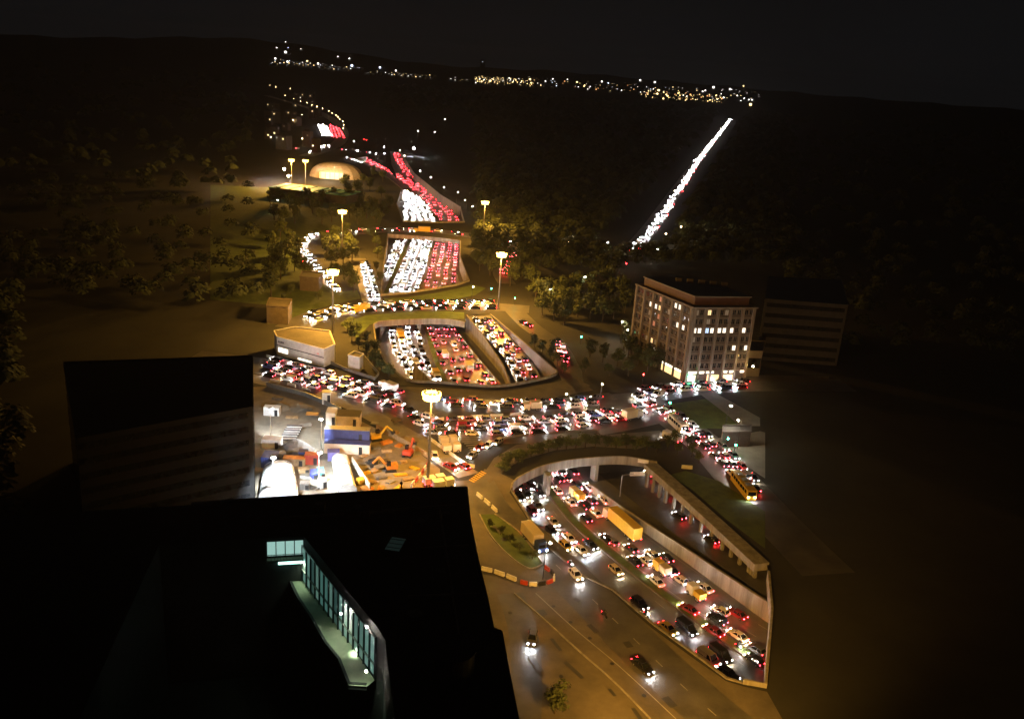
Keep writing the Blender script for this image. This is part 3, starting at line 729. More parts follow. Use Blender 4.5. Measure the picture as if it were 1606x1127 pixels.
# queues
G1, G2, G3, G4, G5 = 'cars in the jam on the lower ring road', 'cars in the jam on the upper ring road', 'cars in the jam on the left boulevard', 'cars in the middle motorway opening', 'cars on the right avenue'
for k, nm in enumerate(('top lane', 'second lane', 'third lane', 'bottom lane')):
    lane('lower ring road', nm, [(632 + 2 * k, 642 + 9 * k), (690, 659 + 7.5 * k), (780, 660 + 7.5 * k), (860, 657 + 7 * k), (940, 647 + 6 * k), (1010, 638 + 5 * k)], 0, 5.7, True, DK, 'the left end', G1, brake=.5)
for k, nm in enumerate(('top lane', 'middle lane', 'bottom lane')):
    lane('upper ring road', nm, [(690, 627 + 5 * k), (790, 631 + 5 * k), (880, 630 + 5 * k), (950, 624 + 5 * k)], 0, 6.0, False, DK, 'the left end', G2)
for k, nm in enumerate(('top lane', 'middle lane', 'bottom lane')):
    lane('avenue below the apartments', nm, [(990 + 8 * k, 616 + 6 * k), (1060, 605 + 5 * k), (1120, 601 + 5 * k), (1190, 599 + 5 * k)], 0, 6.8, False, DK, 'the left end', 'cars in the jam below the apartments', head='cool')
for k, nm in enumerate(('top lane', 'second lane', 'third lane', 'fourth lane', 'bottom lane')):
    lane('left boulevard', nm, [(420, 563 + 6.5 * k), (500, 585 + 6.5 * k), (570, 602 + 6.5 * k), (625, 616 + 6.5 * k)], 0, 5.8, bool(k % 2), DK, 'the left end', G3, brake=.6)
for k, nm in enumerate(('left lane', 'middle lane', 'right lane')):
    lane('right avenue', nm, [(1010 + 11 * k, 634 - 1 * k), (1060 + 11 * k, 668 - 2 * k), (1108 + 11 * k, 706 - 3 * k), (1150 + 11 * k, 748 - 4 * k), (1178 + 10 * k, 782 - 6 * k)], 0, 6.8, k == 2, DK, 'the ring road crossing', G5, brake=.9)
for k, nm in enumerate(('left lane', 'second lane', 'third lane', 'right lane')):
    lane('oncoming side of middle opening', nm, [(613 + 13 * k, 512), (616 + 14 * k, 540), (632 + 12.5 * k, 570), (648 + 11 * k, 596)], 'M', 6.4, True, DK, 'the far bridge', G4)
for k, nm in enumerate(('left lane', 'second lane', 'third lane', 'right lane')):
    lane('outgoing side of middle opening', nm, [(670 + 12 * k, 512), (682 + 14 * k, 540), (698 + 17 * k, 575), (714 + 20 * k, 602)], 'M', 8.8, False, DK, 'the far bridge', G4, brake=.55)
for k, nm in enumerate(('left lane', 'middle lane', 'right lane')):
    lane('descending slip road', nm, [(740 + 9 * k, 496, 0), (759 + 12 * k, 520, -1.2), (796 + 12 * k, 562, -3.6), (816 + 12 * k, 600, -5.4)], 0, 8.0, k == 0, DK, 'the ring road', 'cars on the descending slip road', brake=.7)
FAR = 'cars in the far jam'
for k in range(4): lane('ring road bridge', 'lane', [(478 + 6 * k, 494 + 3.6 * k), (540, 482 + 3.6 * k), (620, 476 + 3.6 * k), (700, 474 + 3.6 * k), (778, 474 + 3.6 * k)], 0, 5.7, False, DK, 'x', FAR, head='warm')
for k in range(2): lane('ramp', 'lane', [(566 + 9 * k, 412), (574 + 10 * k, 440), (582 + 11 * k, 470)], 0, 6.0, True, DK, 'x', FAR)
for k in range(2): lane('feeder', 'lane', [(626 + 9 * k, 374), (614 + 9 * k, 404), (602 + 9 * k, 434)], 'M', 6.0, True, DK, 'x', FAR, head='cool', gap=0)
for k in range(4): lane('up', 'lane', [(652 + 8.5 * k, 373), (634 + 10.5 * k, 415), (614 + 12.5 * k, 458)], 'M', 6.4, True, DK, 'x', FAR, gap=.02)
for k in range(4): lane('up', 'lane', [(687 + 9.5 * k, 378), (679 + 11.5 * k, 412), (668 + 13.5 * k, 454)], 'M', 8.2, False, DK, 'x', FAR, brake=.9)
for k in range(5): lane('f', 'lane', [(634 + 4 * k, 298 + 2 * k), (636 + 8 * k, 318 + 1.5 * k), (638 + 10.5 * k, 347)], 'M', 8.0, True, DK, 'x', FAR, head='cool', gap=.05, side=.6)
for k in range(4): lane('f', 'lane', [(572, 248 + 2.2 * k), (600 + 1.5 * k, 263 + 1.4 * k), (636 + 5 * k, 288), (668 + 8 * k, 315), (690 + 9 * k, 346)], 'M', 13, False, DK, 'x', FAR, brake=1, gap=.08, side=.8)
for k in range(2): lane('f', 'lane', [(618 + 5 * k, 240), (628 + 6 * k, 262), (648 + 6 * k, 284), (670 + 6 * k, 303)], 'M', 14, False, DK, 'x', FAR, brake=1, gap=.1, side=.8)
for k in range(2): lane('bridge', 'lane', [(500, 366 + 3 * k), (600, 360 + 3 * k), (700, 364 + 3 * k), (760, 372 + 3 * k), (800, 380 + 3 * k)], 0, 9.5, k == 0, DK + ['cream'] * 3, 'x', FAR, head='warm')
for k in range(2): lane('curl', 'lane', [(494 + 6 * k, 366), (478 + 6 * k, 378), (474 + 6 * k, 392), (482 + 6 * k, 404), (498 + 5 * k, 424), (526 + 4 * k, 455)], 0, 8.0, True, DK, 'x', FAR)
for k in range(3): lane('avenue', 'lane', [(989 + 4.0 * k, 395), (1023 + 3.6 * k, 355), (1059 + 2.6 * k, 303), (1097 + 1.8 * k, 247), (1131 + .9 * k, 205), (1152 + .5 * k, 177)], 0, 12, False, DK, 'x', FAR, gap=.12, jit=.6, side=1.0)
lane('avenue', 'lane', [(1001, 395), (1034, 355), (1068, 303), (1102, 247), (1132, 205)], 0, 75, True, DK, 'x', FAR, gap=0, brake=1)
lane('q', 'lane', [(786, 432), (790, 418), (798, 404), (806, 394)], 0, 6, True, DK, 'x', FAR, brake=1)
lane('q', 'lane', [(793, 432), (797, 418), (805, 404), (812, 394)], 0, 6, True, DK, 'x', FAR, brake=1)
lane('q', 'lane', [(806, 500), (818, 506), (834, 514)], 0, 5.5, False, DK, 'x', FAR, brake=1)
lane('q', 'lane', [(876, 535), (878, 552), (886, 568)], 0, 6, False, DK, 'x', FAR, brake=1)
lane('q', 'lane', [(882, 540), (884, 552), (890, 568)], 0, 6, False, DK, 'x', FAR, brake=1)
for k in range(4): lane('hill', 'lane', [(499 + 4 * k, 195 + k), (503 + 4.2 * k, 204 + k), (507 + 4.6 * k, 214)], 0, 17, True, DK, 'x', FAR, head='cool', gap=0)
for k in range(4): lane('hill', 'lane', [(518 + 4 * k, 196 + 1.5 * k), (520 + 5 * k, 207), (523 + 5.5 * k, 217)], 0, 19, False, DK, 'x', FAR, brake=1, gap=0)
for k in range(2): lane('hill', 'lane', [(487, 238 + 2 * k), (505, 230 + 2 * k), (518, 228 + 2 * k)], 0, 10, False, DK, 'x', FAR, brake=.6)
lane('over', 'lane', [(536, 247), (548, 249), (566, 255)], 0, 7, True, DK, 'x', FAR, head='head', gap=0)
lane('over', 'lane', [(524, 236), (550, 236), (586, 241)], 0, 16, True, DK, 'x', FAR, head='head')
lane('lower road', 'lane', [(443, 236), (455, 234), (475, 233)], 0, 14, True, DK, 'x', FAR, head='warm')
CARS.sort(key=lambda c: (not c.get('near'), (c['p'] - EYE).length))
ind = [c for c in CARS if c['group'] != FAR][:300]
ids = set(id(c) for c in ind)
rest = [c for c in CARS if id(c) not in ids]
for i, c in enumerate(ind): build_car(c, i < 120)
mb = MB()
for c in rest:
    ca, sa = math.cos(c['h']), math.sin(c['h'])
    K = KIND[c['kind']]; L, W = K['L'], K['W']
    pm = {'black': 0, 'grey': 0, 'blue': 0, 'red': 0}.get(c['col'], 1)
    def bx(x, y, z, dx, dy, dz, mi, tp=1.0):
        mb.box((c['p'].x + x * ca - y * sa, c['p'].y + x * sa + y * ca, c['p'].z + z), (dx, dy, dz), c['h'], mi, tp)
    bx(0, 0, .62, L, W, .72, pm); bx(-.3, 0, 1.18, L * .6, W * .9, .5, 2, .8); bx(-.35, 0, 1.45, L * .42, W * .7, .05, pm)
    far = (c['p'] - EYE).length
    s = 1.0 + min(.5, max(0, far - 400) / 2500)
    for y in (-1, 1):
        bx(L / 2 + .02, y * W * .34, .68, .10, .40 * s, .24 * s, 3 if c['head'] != 'warm' else 4)
        bx(-L / 2 - .02, y * W * .36, .82, .08, .34 * s, .24 * s, 5)
o = mb.build('distant_traffic', [PAINT['black'], PAINT['white'], M['glass'], E_['head_n'], E_['warm_n'], E_['tail_n']])
stuff(o, 'dense mass of far cars with white and red lights jamming the motorway beyond the ring')
print('cars', len(CARS), 'stuff', len(rest))
# ------------------------------------------------------------------ lorries, buses, vans, two-wheelers
def lorry(x, y, z, ax, ay, L, W, Hh, boxm, cabm, label, cat='lorry', cab_front=True, lights=True, bus=False, name='lorry', dist=0):
    p = P(x, y, z + 1.5); q = P(ax, ay, z + 1.5); p.z = z
    t = thing(name, label, cat, p, math.atan2(q.y - p.y, q.x - p.x))
    cl = 0 if bus else 2.2
    bl = L - cl - (.4 if cl else 0)
    mb = MB(); bx = -L / 2 + bl / 2
    mb.box((bx, 0, .95 + (Hh - .95) / 2 - (.5 if bus else 0)), (bl, W, Hh - .95 + (.0 if not bus else .6)))
    for s in (-1, 1):
        for k in range(int(bl / 1.2)): mb.box((-L / 2 + .6 + k * 1.2, s * (W / 2 + .02), Hh * .6), (.09, .05, Hh * .62))
    put('cargo_box' if not bus else 'bus_body', mb.mesh('cargo_box' if not bus else 'bus_body', boxm), t)
    if bus:
        mb = MB()
        for s in (-1, 1):
            for k in range(int(bl / 1.6)): mb.box((-L / 2 + 1.1 + k * 1.6, s * (W / 2 + .045), Hh * .66), (1.3, .03, .9))
        mb.box((L / 2 + .02, 0, Hh * .6), (.05, W * .86, 1.2)); put('window', mb.mesh('window', M['glass']), t)['kind'] = 'stuff'
        mb = MB()
        for k in range(3): mb.box((-L / 4 + k * L / 4, 0, Hh + .02), (1.6, 1.5, .3))
        put('roof_unit', mb.mesh('roof_unit', M['metal']), t)
    else:
        mb = MB(); mb.box((-.3, 0, .75), (L - .6, W * .5, .3)); put('chassis', mb.mesh('chassis', M['dark']), t)
        mb = MB(); mb.box((L / 2 - cl / 2, 0, 1.55), (cl, W * .96, 2.1), 0, 0, .94); cb = put('cab', mb.mesh('cab', cabm), t)
        mb = MB(); mb.box((L / 2 - .02, 0, 1.95), (.14, W * .82, .75)); put('windscreen', mb.mesh('windscreen', M['glass']), cb)
    mw = MB(); mw.tube((0, -.16, 0), (0, .16, 0), .5, n=12); mw.tube((0, -.17, 0), (0, .17, 0), .26, n=8, mi=1); wm = mw.mesh('wheel', [M['rubber'], M['metal']])
    for x_ in (-L * .36, -L * .24, L * .34):
        for s in (-1, 1): put('wheel', wm, t, (x_, s * (W / 2 - .2), .5))
    if lights:
        for s in (-1, 1):
            put('headlight', HL['head'], t, (L / 2 + .05, s * W * .36, .9)); put('taillight', TL['tail'], t, (-L / 2 - .03, s * W * .40, 1.0))
    return t
lorry(975, 821, MZ, 950, 799, 14.5, 2.6, 4.0, PAINT['yellow'], PAINT['white'], 'very long yellow articulated lorry in the outgoing near lanes')
lorry(905, 774, MZ, 893, 764, 5.4, 2.0, 2.5, PAINT['yellow'], PAINT['cream'], 'short yellow box lorry near the tunnel mouth of the outgoing lanes')
lorry(1038, 889, MZ, 1025, 878, 4.9, 2.0, 2.6, PAINT['cream'], PAINT['yellow'], 'small pale yellow box truck among white cars on the outgoing lanes', 'truck')
lorry(1092, 927, MZ, 1078, 915, 4.8, 1.95, 2.2, PAINT['yellow'], PAINT['white'], 'yellow delivery van behind the small yellow truck, lit white at its rear', 'van')
lorry(838, 843, 0, 856, 864, 9.5, 2.5, 3.4, PAINT['cream'], PAINT['blue'], 'pale lorry with a dark cab beside the dark lawn')
lorry(1166, 760, 0, 1190, 790, 12, 2.5, 3.1, PAINT['yellow'], None, 'yellow roofed bus at the end of the right avenue', 'bus', bus=True, name='bus')
lorry(628, 526, MZ, 634, 540, 9, 2.5, 3.6, PAINT['yellow'], PAINT['yellow'], 'yellow lorry in the white lanes of the middle opening')
lorry(684, 588, MZ, 694, 604, 6.5, 2.4, 3.2, PAINT['yellow'], PAINT['white'], 'yellow truck at the near edge of the middle opening', 'truck')
lorry(735, 574, MZ, 728, 560, 7, 2.4, 3.0, PAINT['cream'], PAINT['cream'], 'cream truck on the outgoing lanes of the middle opening', 'truck')
lorry(652, 570, MZ, 660, 585, 6, 2.3, 2.9, PAINT['silver'], PAINT['white'], 'pale box truck in the white lanes of the middle opening', 'truck')
lorry(698, 555, MZ, 694, 545, 5.5, 2.1, 2.7, PAINT['white'], PAINT['white'], 'white box van alone in the outgoing lanes of the middle opening', 'van')
lorry(565, 484, 0, 548, 488, 9, 2.5, 3.2, PAINT['yellow'], PAINT['yellow'], 'yellow lorry on the ring road by the foot of the bright ramp')
lorry(662, 361, 0, 640, 360, 10, 2.6, 3.8, PAINT['yellow'], PAINT['yellow'], 'yellow lorry crossing the far road bridge')
lorry(609, 606, 0, 590, 598, 7, 2.4, 3.2, PAINT['white'], PAINT['white'], 'white box van at the right end of the left boulevard', 'van')
lorry(834, 636, 0, 815, 637, 6, 2.3, 3.0, PAINT['cream'], PAINT['cream'], 'cream box van in the upper ring road queue', 'van')
lorry(992, 650, 0, 1012, 645, 7.5, 2.4, 3.5, PAINT['cream'], PAINT['white'], 'tall cream truck at the right end of the lower ring road', 'truck')
lorry(1064, 664, 0, 1082, 680, 9, 2.5, 3.1, PAINT['cream'], None, 'pale yellow bus in the red queue of the right avenue', 'bus', bus=True, name='bus')
lorry(1054, 684, 0, 1036, 676, 6, 2.2, 2.6, PAINT['white'], PAINT['white'], 'white van lit brightly beside the pale yellow bus', 'van')
lorry(1110, 583, 0, 1090, 585, 9, 2.5, 3.0, PAINT['white'], None, 'white bus waiting in front of the apartment block', 'bus', bus=True, name='bus')
for x, y, lab in ((681, 752, 'white van under the mast beside the dark roof edge'), (695, 757, 'white van with lit flank behind the other by the roof edge')):
    lorry(x, y, 0, x + 20, y - 3, 5.5, 2.1, 2.5, PAINT['white'], PAINT['white'], lab, 'van')
for x, y, lab in ((703, 689, 'small tan road sweeper on the hatched island'), (708, 701, 'larger tan maintenance truck on the hatched island')):
    lorry(x, y, 0, x + 12, y - 1, 5, 2.1, 2.4, PAINT['cream'], PAINT['cream'], lab, 'truck', lights=False)
def motorbike(x, y, z, ax, ay, label, lit=True):
    p = P(x, y, z + .6); q = P(ax, ay, z + .6); p.z = z
    t = thing('motorbike', label, 'motorbike', p, math.atan2(q.y - p.y, q.x - p.x))
    mw = MB(); mw.tube((0, -.07, 0), (0, .07, 0), .31, n=12); wm = mw.mesh('wheel', M['rubber'])
    put('wheel', wm, t, (.68, 0, .31)); put('wheel', wm, t, (-.65, 0, .31))
    mb = MB(); mb.box((0, 0, .62), (.9, .3, .4)); mb.bar((.68, 0, .31), (.45, 0, 1.0), .09); mb.bar((.42, -.38, 1.02), (.42, .38, 1.02), .06); put('frame', mb.mesh('frame', M['dark']), t)
    mb = MB(); mb.box((-.35, 0, .86), (.75, .3, .14)); put('seat', mb.mesh('seat', M['rubber']), t)
    if lit: put('headlight', HL['head'], t, (.62, 0, .86))
    put('taillight', TL['tail'], t, (-.78, 0, .76))
    r = thing('person', 'rider in dark clothes on the ' + ' '.join(label.split()[:9]).replace('dark ', ''), 'person', p, t.rotation_euler[2])
    me = bpy.data.meshes.new('person')
    J = [(-.25, 0, .98, .16), (-.1, 0, 1.3, .19), (0, 0, 1.5, .11), (.06, 0, 1.72, .14), (.2, .3, 1.2, .07), (.42, .33, 1.06, .05), (.2, -.3, 1.2, .07), (.42, -.33, 1.06, .05), (.18, .22, .86, .1), (.0, .24, .42, .07), (.18, -.22, .86, .1), (.0, -.24, .42, .07), (-.03, .22, 1.4, .09), (-.03, -.22, 1.4, .09)]
    me.from_pydata([j[:3] for j in J], [(0, 1), (1, 2), (2, 3), (1, 12), (12, 4), (4, 5), (1, 13), (13, 6), (6, 7), (0, 8), (8, 9), (0, 10), (10, 11)], [])
    ob = bpy.data.objects.new('body', me); C.objects.link(ob); ob.parent = r
    md = ob.modifiers.new('skin', 'SKIN')
    for i, j in enumerate(J): me.skin_vertices[0].data[i].radius = (j[3], j[3])
    me.skin_vertices[0].data[0].use_root = True
    ob.modifiers.new('sub', 'SUBSURF').levels = 1
    me.materials.append(M['dark'])
motorbike(948, 962, 0, 968, 980, 'dark motorbike on the empty side road below the motorway', False)
motorbike(895, 884, 0, 915, 904, 'motorbike with a bright lamp ahead of the cream hatchback')
motorbike(1158, 1013, MZ, 1185, 1035, 'motorbike between lanes at the near end of the motorway')
motorbike(1014, 962, MZ, 1030, 976, 'motorbike by the left wall of the near motorway')
# ================================================================== VEGETATION
def tree_meshes(seed, h, r, dark):
    rd = random.Random(seed)
    tm = MB(); tm.tube((0, 0, 0), (rd.uniform(-.2, .2), rd.uniform(-.2, .2), h * .5), .28, .16, 7)
    for k in range(5):
        a = 2 * math.pi * k / 5 + rd.random(); z = h * rd.uniform(.3, .5)
        tm.tube((0, 0, z), (math.cos(a) * r * .6, math.sin(a) * r * .6, z + h * rd.uniform(.15, .35)), .12, .04, 5, cap=False)
    cm = MB(); cl = []
    for k in range(15):
        a = rd.random() * 6.283; u = rd.uniform(0, .72) * r; cl.append((math.cos(a) * u, math.sin(a) * u, h * rd.uniform(.38, .86), r * rd.uniform(.28, .48)))
    for x, y, z, cr_ in cl:
        for k in range(44):
            d = Vector((rd.gauss(0, 1), rd.gauss(0, 1), rd.gauss(0, .8))).normalized() * cr_ * rd.uniform(.55, 1.05)
            c = Vector((x, y, z)) + d; s = rd.uniform(.28, .60)
            n_ = (d.normalized() + Vector((rd.uniform(-.6, .6), rd.uniform(-.6, .6), rd.uniform(-.3, .8)))).normalized()
            u = n_.orthogonal().normalized(); v = n_.cross(u); th = rd.random() * 3.14
            u, v = u * math.cos(th) + v * math.sin(th), v * math.cos(th) - u * math.sin(th)
            cm.add([c + u * s, c + v * s * .6 + n_ * .1, c - u * s, c - v * s * .6], [(0, 1, 2, 3)])
    return tm.mesh('trunk', M['bark']), cm.mesh('crown', M['leaf2'] if dark else M['leaf'])
TREES = [tree_meshes(3 + i, 10, 4.2, i % 3 == 2) for i in range(6)]
def tree(x, y, s, label, group, z=0.0, name='tree', sx=1.0):
    p = P(x, y, z)
    t = thing(name, label, 'tree' if name == 'tree' else 'shrub', p, random.uniform(0, 6.28), group)
    a, b = random.choice(TREES)
    k = s * random.uniform(.85, 1.15)
    t.scale = (k * sx, k * sx, k)
    put('trunk', a, t); put('crown', b, t)
    return t
def grove(pts, s, label, group, **k):
    for q in pts: tree(q[0], q[1], (q[2] if len(q) > 2 else s), label, group, **k)
grove([(430, 345), (446, 352), (462, 350), (440, 372), (428, 392), (455, 385), (447, 408), (428, 420), (462, 425), (440, 438), (478, 436), (425, 452), (500, 470, .5), (455, 462, .6)], 1.05, 'bushy olive tree in the grove left of the curling feeder road', 'trees left of the curling road')
grove([(424, 322), (440, 318), (470, 330), (490, 335), (505, 322), (520, 315), (480, 315), (455, 330), (545, 315), (560, 308), (580, 300), (598, 310), (424, 440), (440, 420), (470, 405), (425, 465), (445, 480, .6), (600, 285), (585, 280), (570, 290), (540, 298)], 1.2, 'olive tree on the slope below the turquoise hall', 'trees below the turquoise hall')
grove([(508, 386), (524, 380), (540, 378), (512, 402), (530, 398), (548, 394), (520, 420), (538, 416), (552, 410), (540, 438), (524, 440), (548, 446), (555, 458)], 1.0, 'leafy tree between the feeder road and the bright ramp', 'trees inside the feeder loop')
grove([(560, 350), (575, 343), (590, 350), (548, 342), (520, 348), (505, 352), (600, 340), (612, 330), (585, 332), (565, 328)], 1.1, 'dark tree behind the road bridge left of the far motorway', 'trees left of the far motorway')
grove([(589, 388), (592, 405), (590, 425), (596, 445), (586, 372)], .62, 'small tree on the bank between the ramp and the upper opening', 'trees on the bank')
grove([(746, 385), (756, 400), (765, 415), (752, 425), (770, 385), (768, 432), (782, 378), (800, 372), (815, 384), (822, 402), (828, 422), (818, 440), (835, 450), (800, 448), (812, 430), (840, 412), (775, 362), (795, 356), (812, 362), (832, 372)], 1.1, 'leafy tree in the glowing grove around the right sodium mast', 'trees around the right sodium mast')
grove([(840, 468), (856, 478), (870, 486), (888, 492), (905, 498), (850, 495), (868, 504), (925, 500), (945, 505), (962, 500), (885, 510), (905, 480), (930, 476), (955, 478), (875, 468), (900, 462), (925, 455), (950, 452), (975, 470), (980, 490)], 1.15, 'dark tree in the wood left of the apartments', 'dark trees left of the apartments')
grove([(985, 540), (1000, 552), (1012, 562), (1022, 572), (1032, 582), (1000, 575), (1014, 586), (985, 560)], .95, 'dark street tree in front of the left apartment facade', 'street trees before the apartments')
grove([(838, 545), (850, 555), (862, 566), (874, 574), (884, 586), (868, 552)], .55, 'dark shrub tree above the pale retaining wall', 'shrubs above the pale retaining wall', name='shrub')
grove([(545, 522), (552, 535), (562, 548), (574, 560), (586, 574), (598, 584), (610, 594), (560, 525), (575, 540), (588, 555)], .6, 'shrub on the bank left of the middle motorway opening', 'shrubs left of the middle opening', name='shrub')
grove([(925, 560, .7), (945, 568, .8), (968, 575, .8), (985, 590, .7), (918, 585, .5), (955, 590, .6)], .7, 'dim small tree on the dark verge above the ring road', 'small trees on the dark verge')
grove([(788, 742), (797, 734), (808, 727), (820, 721), (833, 716), (846, 711.5), (860, 708), (874, 705.5), (888, 704), (903, 702.5), (918, 702), (934, 701.5), (950, 702), (966, 703), (982, 704), (998, 705.5), (1014, 707), (1030, 708)], .40, 'low dark bush in the arc hedge above the near underpass', 'bushes of the arc hedge', name='shrub', sx=1.6)
grove([(1046, 706), (1062, 712), (1078, 700), (1085, 716), (1060, 696), (1096, 726)], .42, 'dark shrub between the arc hedge and the right avenue', 'corner shrubs', name='shrub')
for ch in tree(870, 1118, .62, 'thin dark young tree at the bottom edge of the plaza', None).children:
    if ch.name.startswith('crown'): ch.material_slots[0].link = 'OBJECT'; ch.material_slots[0].material = M['leaf2']
grove([(768, 826), (785, 838), (800, 850), (815, 862), (835, 876)], .22, 'low dark shrub on the triangular lawn by the pale lorry', 'shrubs on the triangular lawn', name='shrub', sx=1.5)
# the woods: one dark mass of crowns
rd = random.Random(5)
wood = MB()
avn = PP([(985, 398), (1020, 357), (1060, 300), (1100, 245), (1130, 206), (1157, 172)])
def seg_d(p, line):
    best = 1e9
    for a, b in zip(line, line[1:]):
        d = b - a; t_ = max(0, min(1, (p - a).dot(d) / d.dot(d))); best = min(best, (a + d * t_ - p).length)
    return best
cnt = 0
while cnt < 4200:
    x = rd.uniform(-700, 2300) if rd.random() < .55 else rd.uniform(560, 1250); y = 150 + (330 if 400 < x < 1230 else 800) * rd.random() ** 1.3
    # keep the woods off the interchange, the roads and the hillside town
    p = P(x, y + (x - 803) * .073, 0)
    X, Y = proj(p)[:2]
    if X < 745 and Y > 180 and X > 400: continue
    if X < 600 and X > 400 and Y > 130: continue
    if 740 < X < 985 and Y > 440: continue
    if 975 < X < 1230 and Y > 430: continue
    if X >= 1230 and p.y < 340: continue
    if X <= 410 and p.y < 330 and (X > 30 or p.y < 150): continue
    if X < 745 and X > 400 and Y < 180 and p.y < 1500: continue
    if p.y > 3400 or seg_d(p, avn) < 15 + p.y * .01: continue
    s = 4.5 + max(0, p.y - 500) / 160; h = rd.uniform(9, 15) + s * .3; nr = p.y < 650
    for k in range(90 if nr else 22):
        a = rd.random() * 6.283; e = rd.uniform(-.3, 1.0); rr = s * rd.uniform(.6, 1.0)
        c = p + Vector((math.cos(a) * rr * math.cos(e), math.sin(a) * rr * math.cos(e), h * .62 + rr * math.sin(e) * .8))
        n_ = Vector((math.cos(a) * .7, math.sin(a) * .7, .5 + rd.random() * .6)).normalized(); u = n_.orthogonal().normalized(); v = n_.cross(u)
        q = s * (rd.uniform(.10, .2) if nr else rd.uniform(.25, .5)); wood.add([c + u * q, c + v * q, c - u * q, c - v * q * .8], [(0, 1, 2, 3)])
    cnt += 1
stuff(wood.build('woods', M['leaf2']), 'dark woods that run back to the skyline')
# ================================================================== FAR HILLS AND CITY
def hill_z(x, y):
    az = math.degrees(math.atan2(x, y)); d = math.hypot(x, y)
    t_ = max(0, min(1, (d - 2900) / 2600)); t_ = t_ * t_ * (3 - 2 * t_)
    top = 92 + 75 * math.exp(-((az + 17) / 7.5) ** 2) + 22 * math.exp(-((az - 1) / 5) ** 2) + 14 * math.exp(-((az - 9) / 6) ** 2) + 6 * math.sin(az * 1.7)
    return top * t_
hm = MB(); na, nd = 120, 16
for j in range(nd):
    d = 2800 + 260 * j
    for i in range(na):
        a = R_(-75 + 150 * i / (na - 1)); x, y = d * math.sin(a), d * math.cos(a); hm.v.append((x, y, hill_z(x, y) - 1))
hm.f = [(j * na + i, j * na + i + 1, (j + 1) * na + i + 1, (j + 1) * na + i) for j in range(nd - 1) for i in range(na - 1)]; hm.m = [0] * len(hm.f)
struct(hm.build('hills', M['hill']))
city = MB()
def far_light(px, py, r, mi, tower=False):
    d = F * fw + (px - 803) * cr - (py - 563.5) * cu; d.normalize()
    hit = None; t_ = 2500.0
    while t_ < 6300:
        q = EYE + d * t_
        if q.z <= hill_z(q.x, q.y) + 9: hit = q; break
        t_ += 25
    if hit is None: hit = EYE + d * 4700
    gz = hill_z(hit.x, hit.y)
    h = max(6, hit.z - gz)
    wd = random.uniform(10, 26)
    city.box((hit.x, hit.y + wd * .6, gz + h * .6), (wd, wd, h * 1.25), random.uniform(-.4, .4), 0)
    city.box((hit.x, hit.y - 1.5, hit.z), (r * 2, r, r * 2), 0, mi)
rd = random.Random(21)
def band(n, x0, x1, y0f, y1f, ch, r0, r1):
    for _ in range(n):
        x = rd.uniform(x0, x1); y = rd.uniform(y0f(x), y1f(x)); far_light(x, y, rd.uniform(r0, r1) * rd.choice((.2, .28, .36, .45, .7)), rd.choice(ch) + rd.choice((0, 0, 4)))
sl = lambda x: 122 + (x - 780) * .066
band(110, 742, 840, lambda x: sl(x) - 1, lambda x: sl(x) + 10, (1, 1, 1, 2), 2, 4)
band(34, 750, 800, lambda x: sl(x) + 1, lambda x: sl(x) + 6, (1, 1, 2), 3, 5)
band(110, 830, 1060, lambda x: sl(x) - 5, lambda x: sl(x) + 9, (1, 2, 2, 4, 3), 1.5, 3.2)
band(110, 1005, 1135, lambda x: sl(x) + 4, lambda x: sl(x) + 16, (1, 1, 1, 4), 2, 4)
band(50, 1060, 1192, lambda x: sl(x) - 6, lambda x: sl(x) + 12, (1, 2, 2), 2, 3.6)
band(85, 420, 565, lambda x: 92 + (x - 420) * .09, lambda x: 100 + (x - 420) * .085, (2, 3, 3, 1), 1.2, 2.4)
band(55, 575, 735, lambda x: 111 + (x - 590) * .08, lambda x: 117 + (x - 590) * .08, (2, 2, 1), 1.2, 2.4)
for x, y, r, mi in ((448, 66, 2.5, 2), (434, 75, 3, 2), (448, 82, 6, 2), (452, 75, 2, 3), (472, 77, 2, 2), (432, 92, 4, 2), (482, 96, 4, 1), (451, 97, 4, 2), (499, 100, 4, 2), (530, 89, 3, 2), (548, 92, 3.5, 2), (552, 103, 6, 3), (621, 111, 4, 2), (596, 106, 5, 3), (757, 97, 2, 3),
                    (831, 125, 6, 1), (867, 124, 3, 2), (905, 129, 4.5, 1), (944, 128, 4, 2), (1004, 126, 5, 2), (1027, 129, 5, 2), (1033, 142, 6, 1), (1119, 137, 6, 2), (1145, 140, 5, 2), (1166, 135, 4, 1), (1177, 164, 6, 1)):
    far_light(x, y, r * .7, mi)
stuff(city.build('far_city', [M['hill'], E_['city_y'], E_['city_w'], E_['city_b'], E_['city_o'], emit('city_yellow_dim', (1, .66, .25), .8, False), emit('city_white_dim', (1, .9, .8), .5, False), emit('city_blue_dim', (.7, .8, 1), .4, False), emit('city_orange_dim', (1, .45, .15), .5, False)]), 'lights of a far town scattered over the hills on the skyline')
# ================================================================== BUILDINGS
def xy(p): return Vector((p.x, p.y, 0))
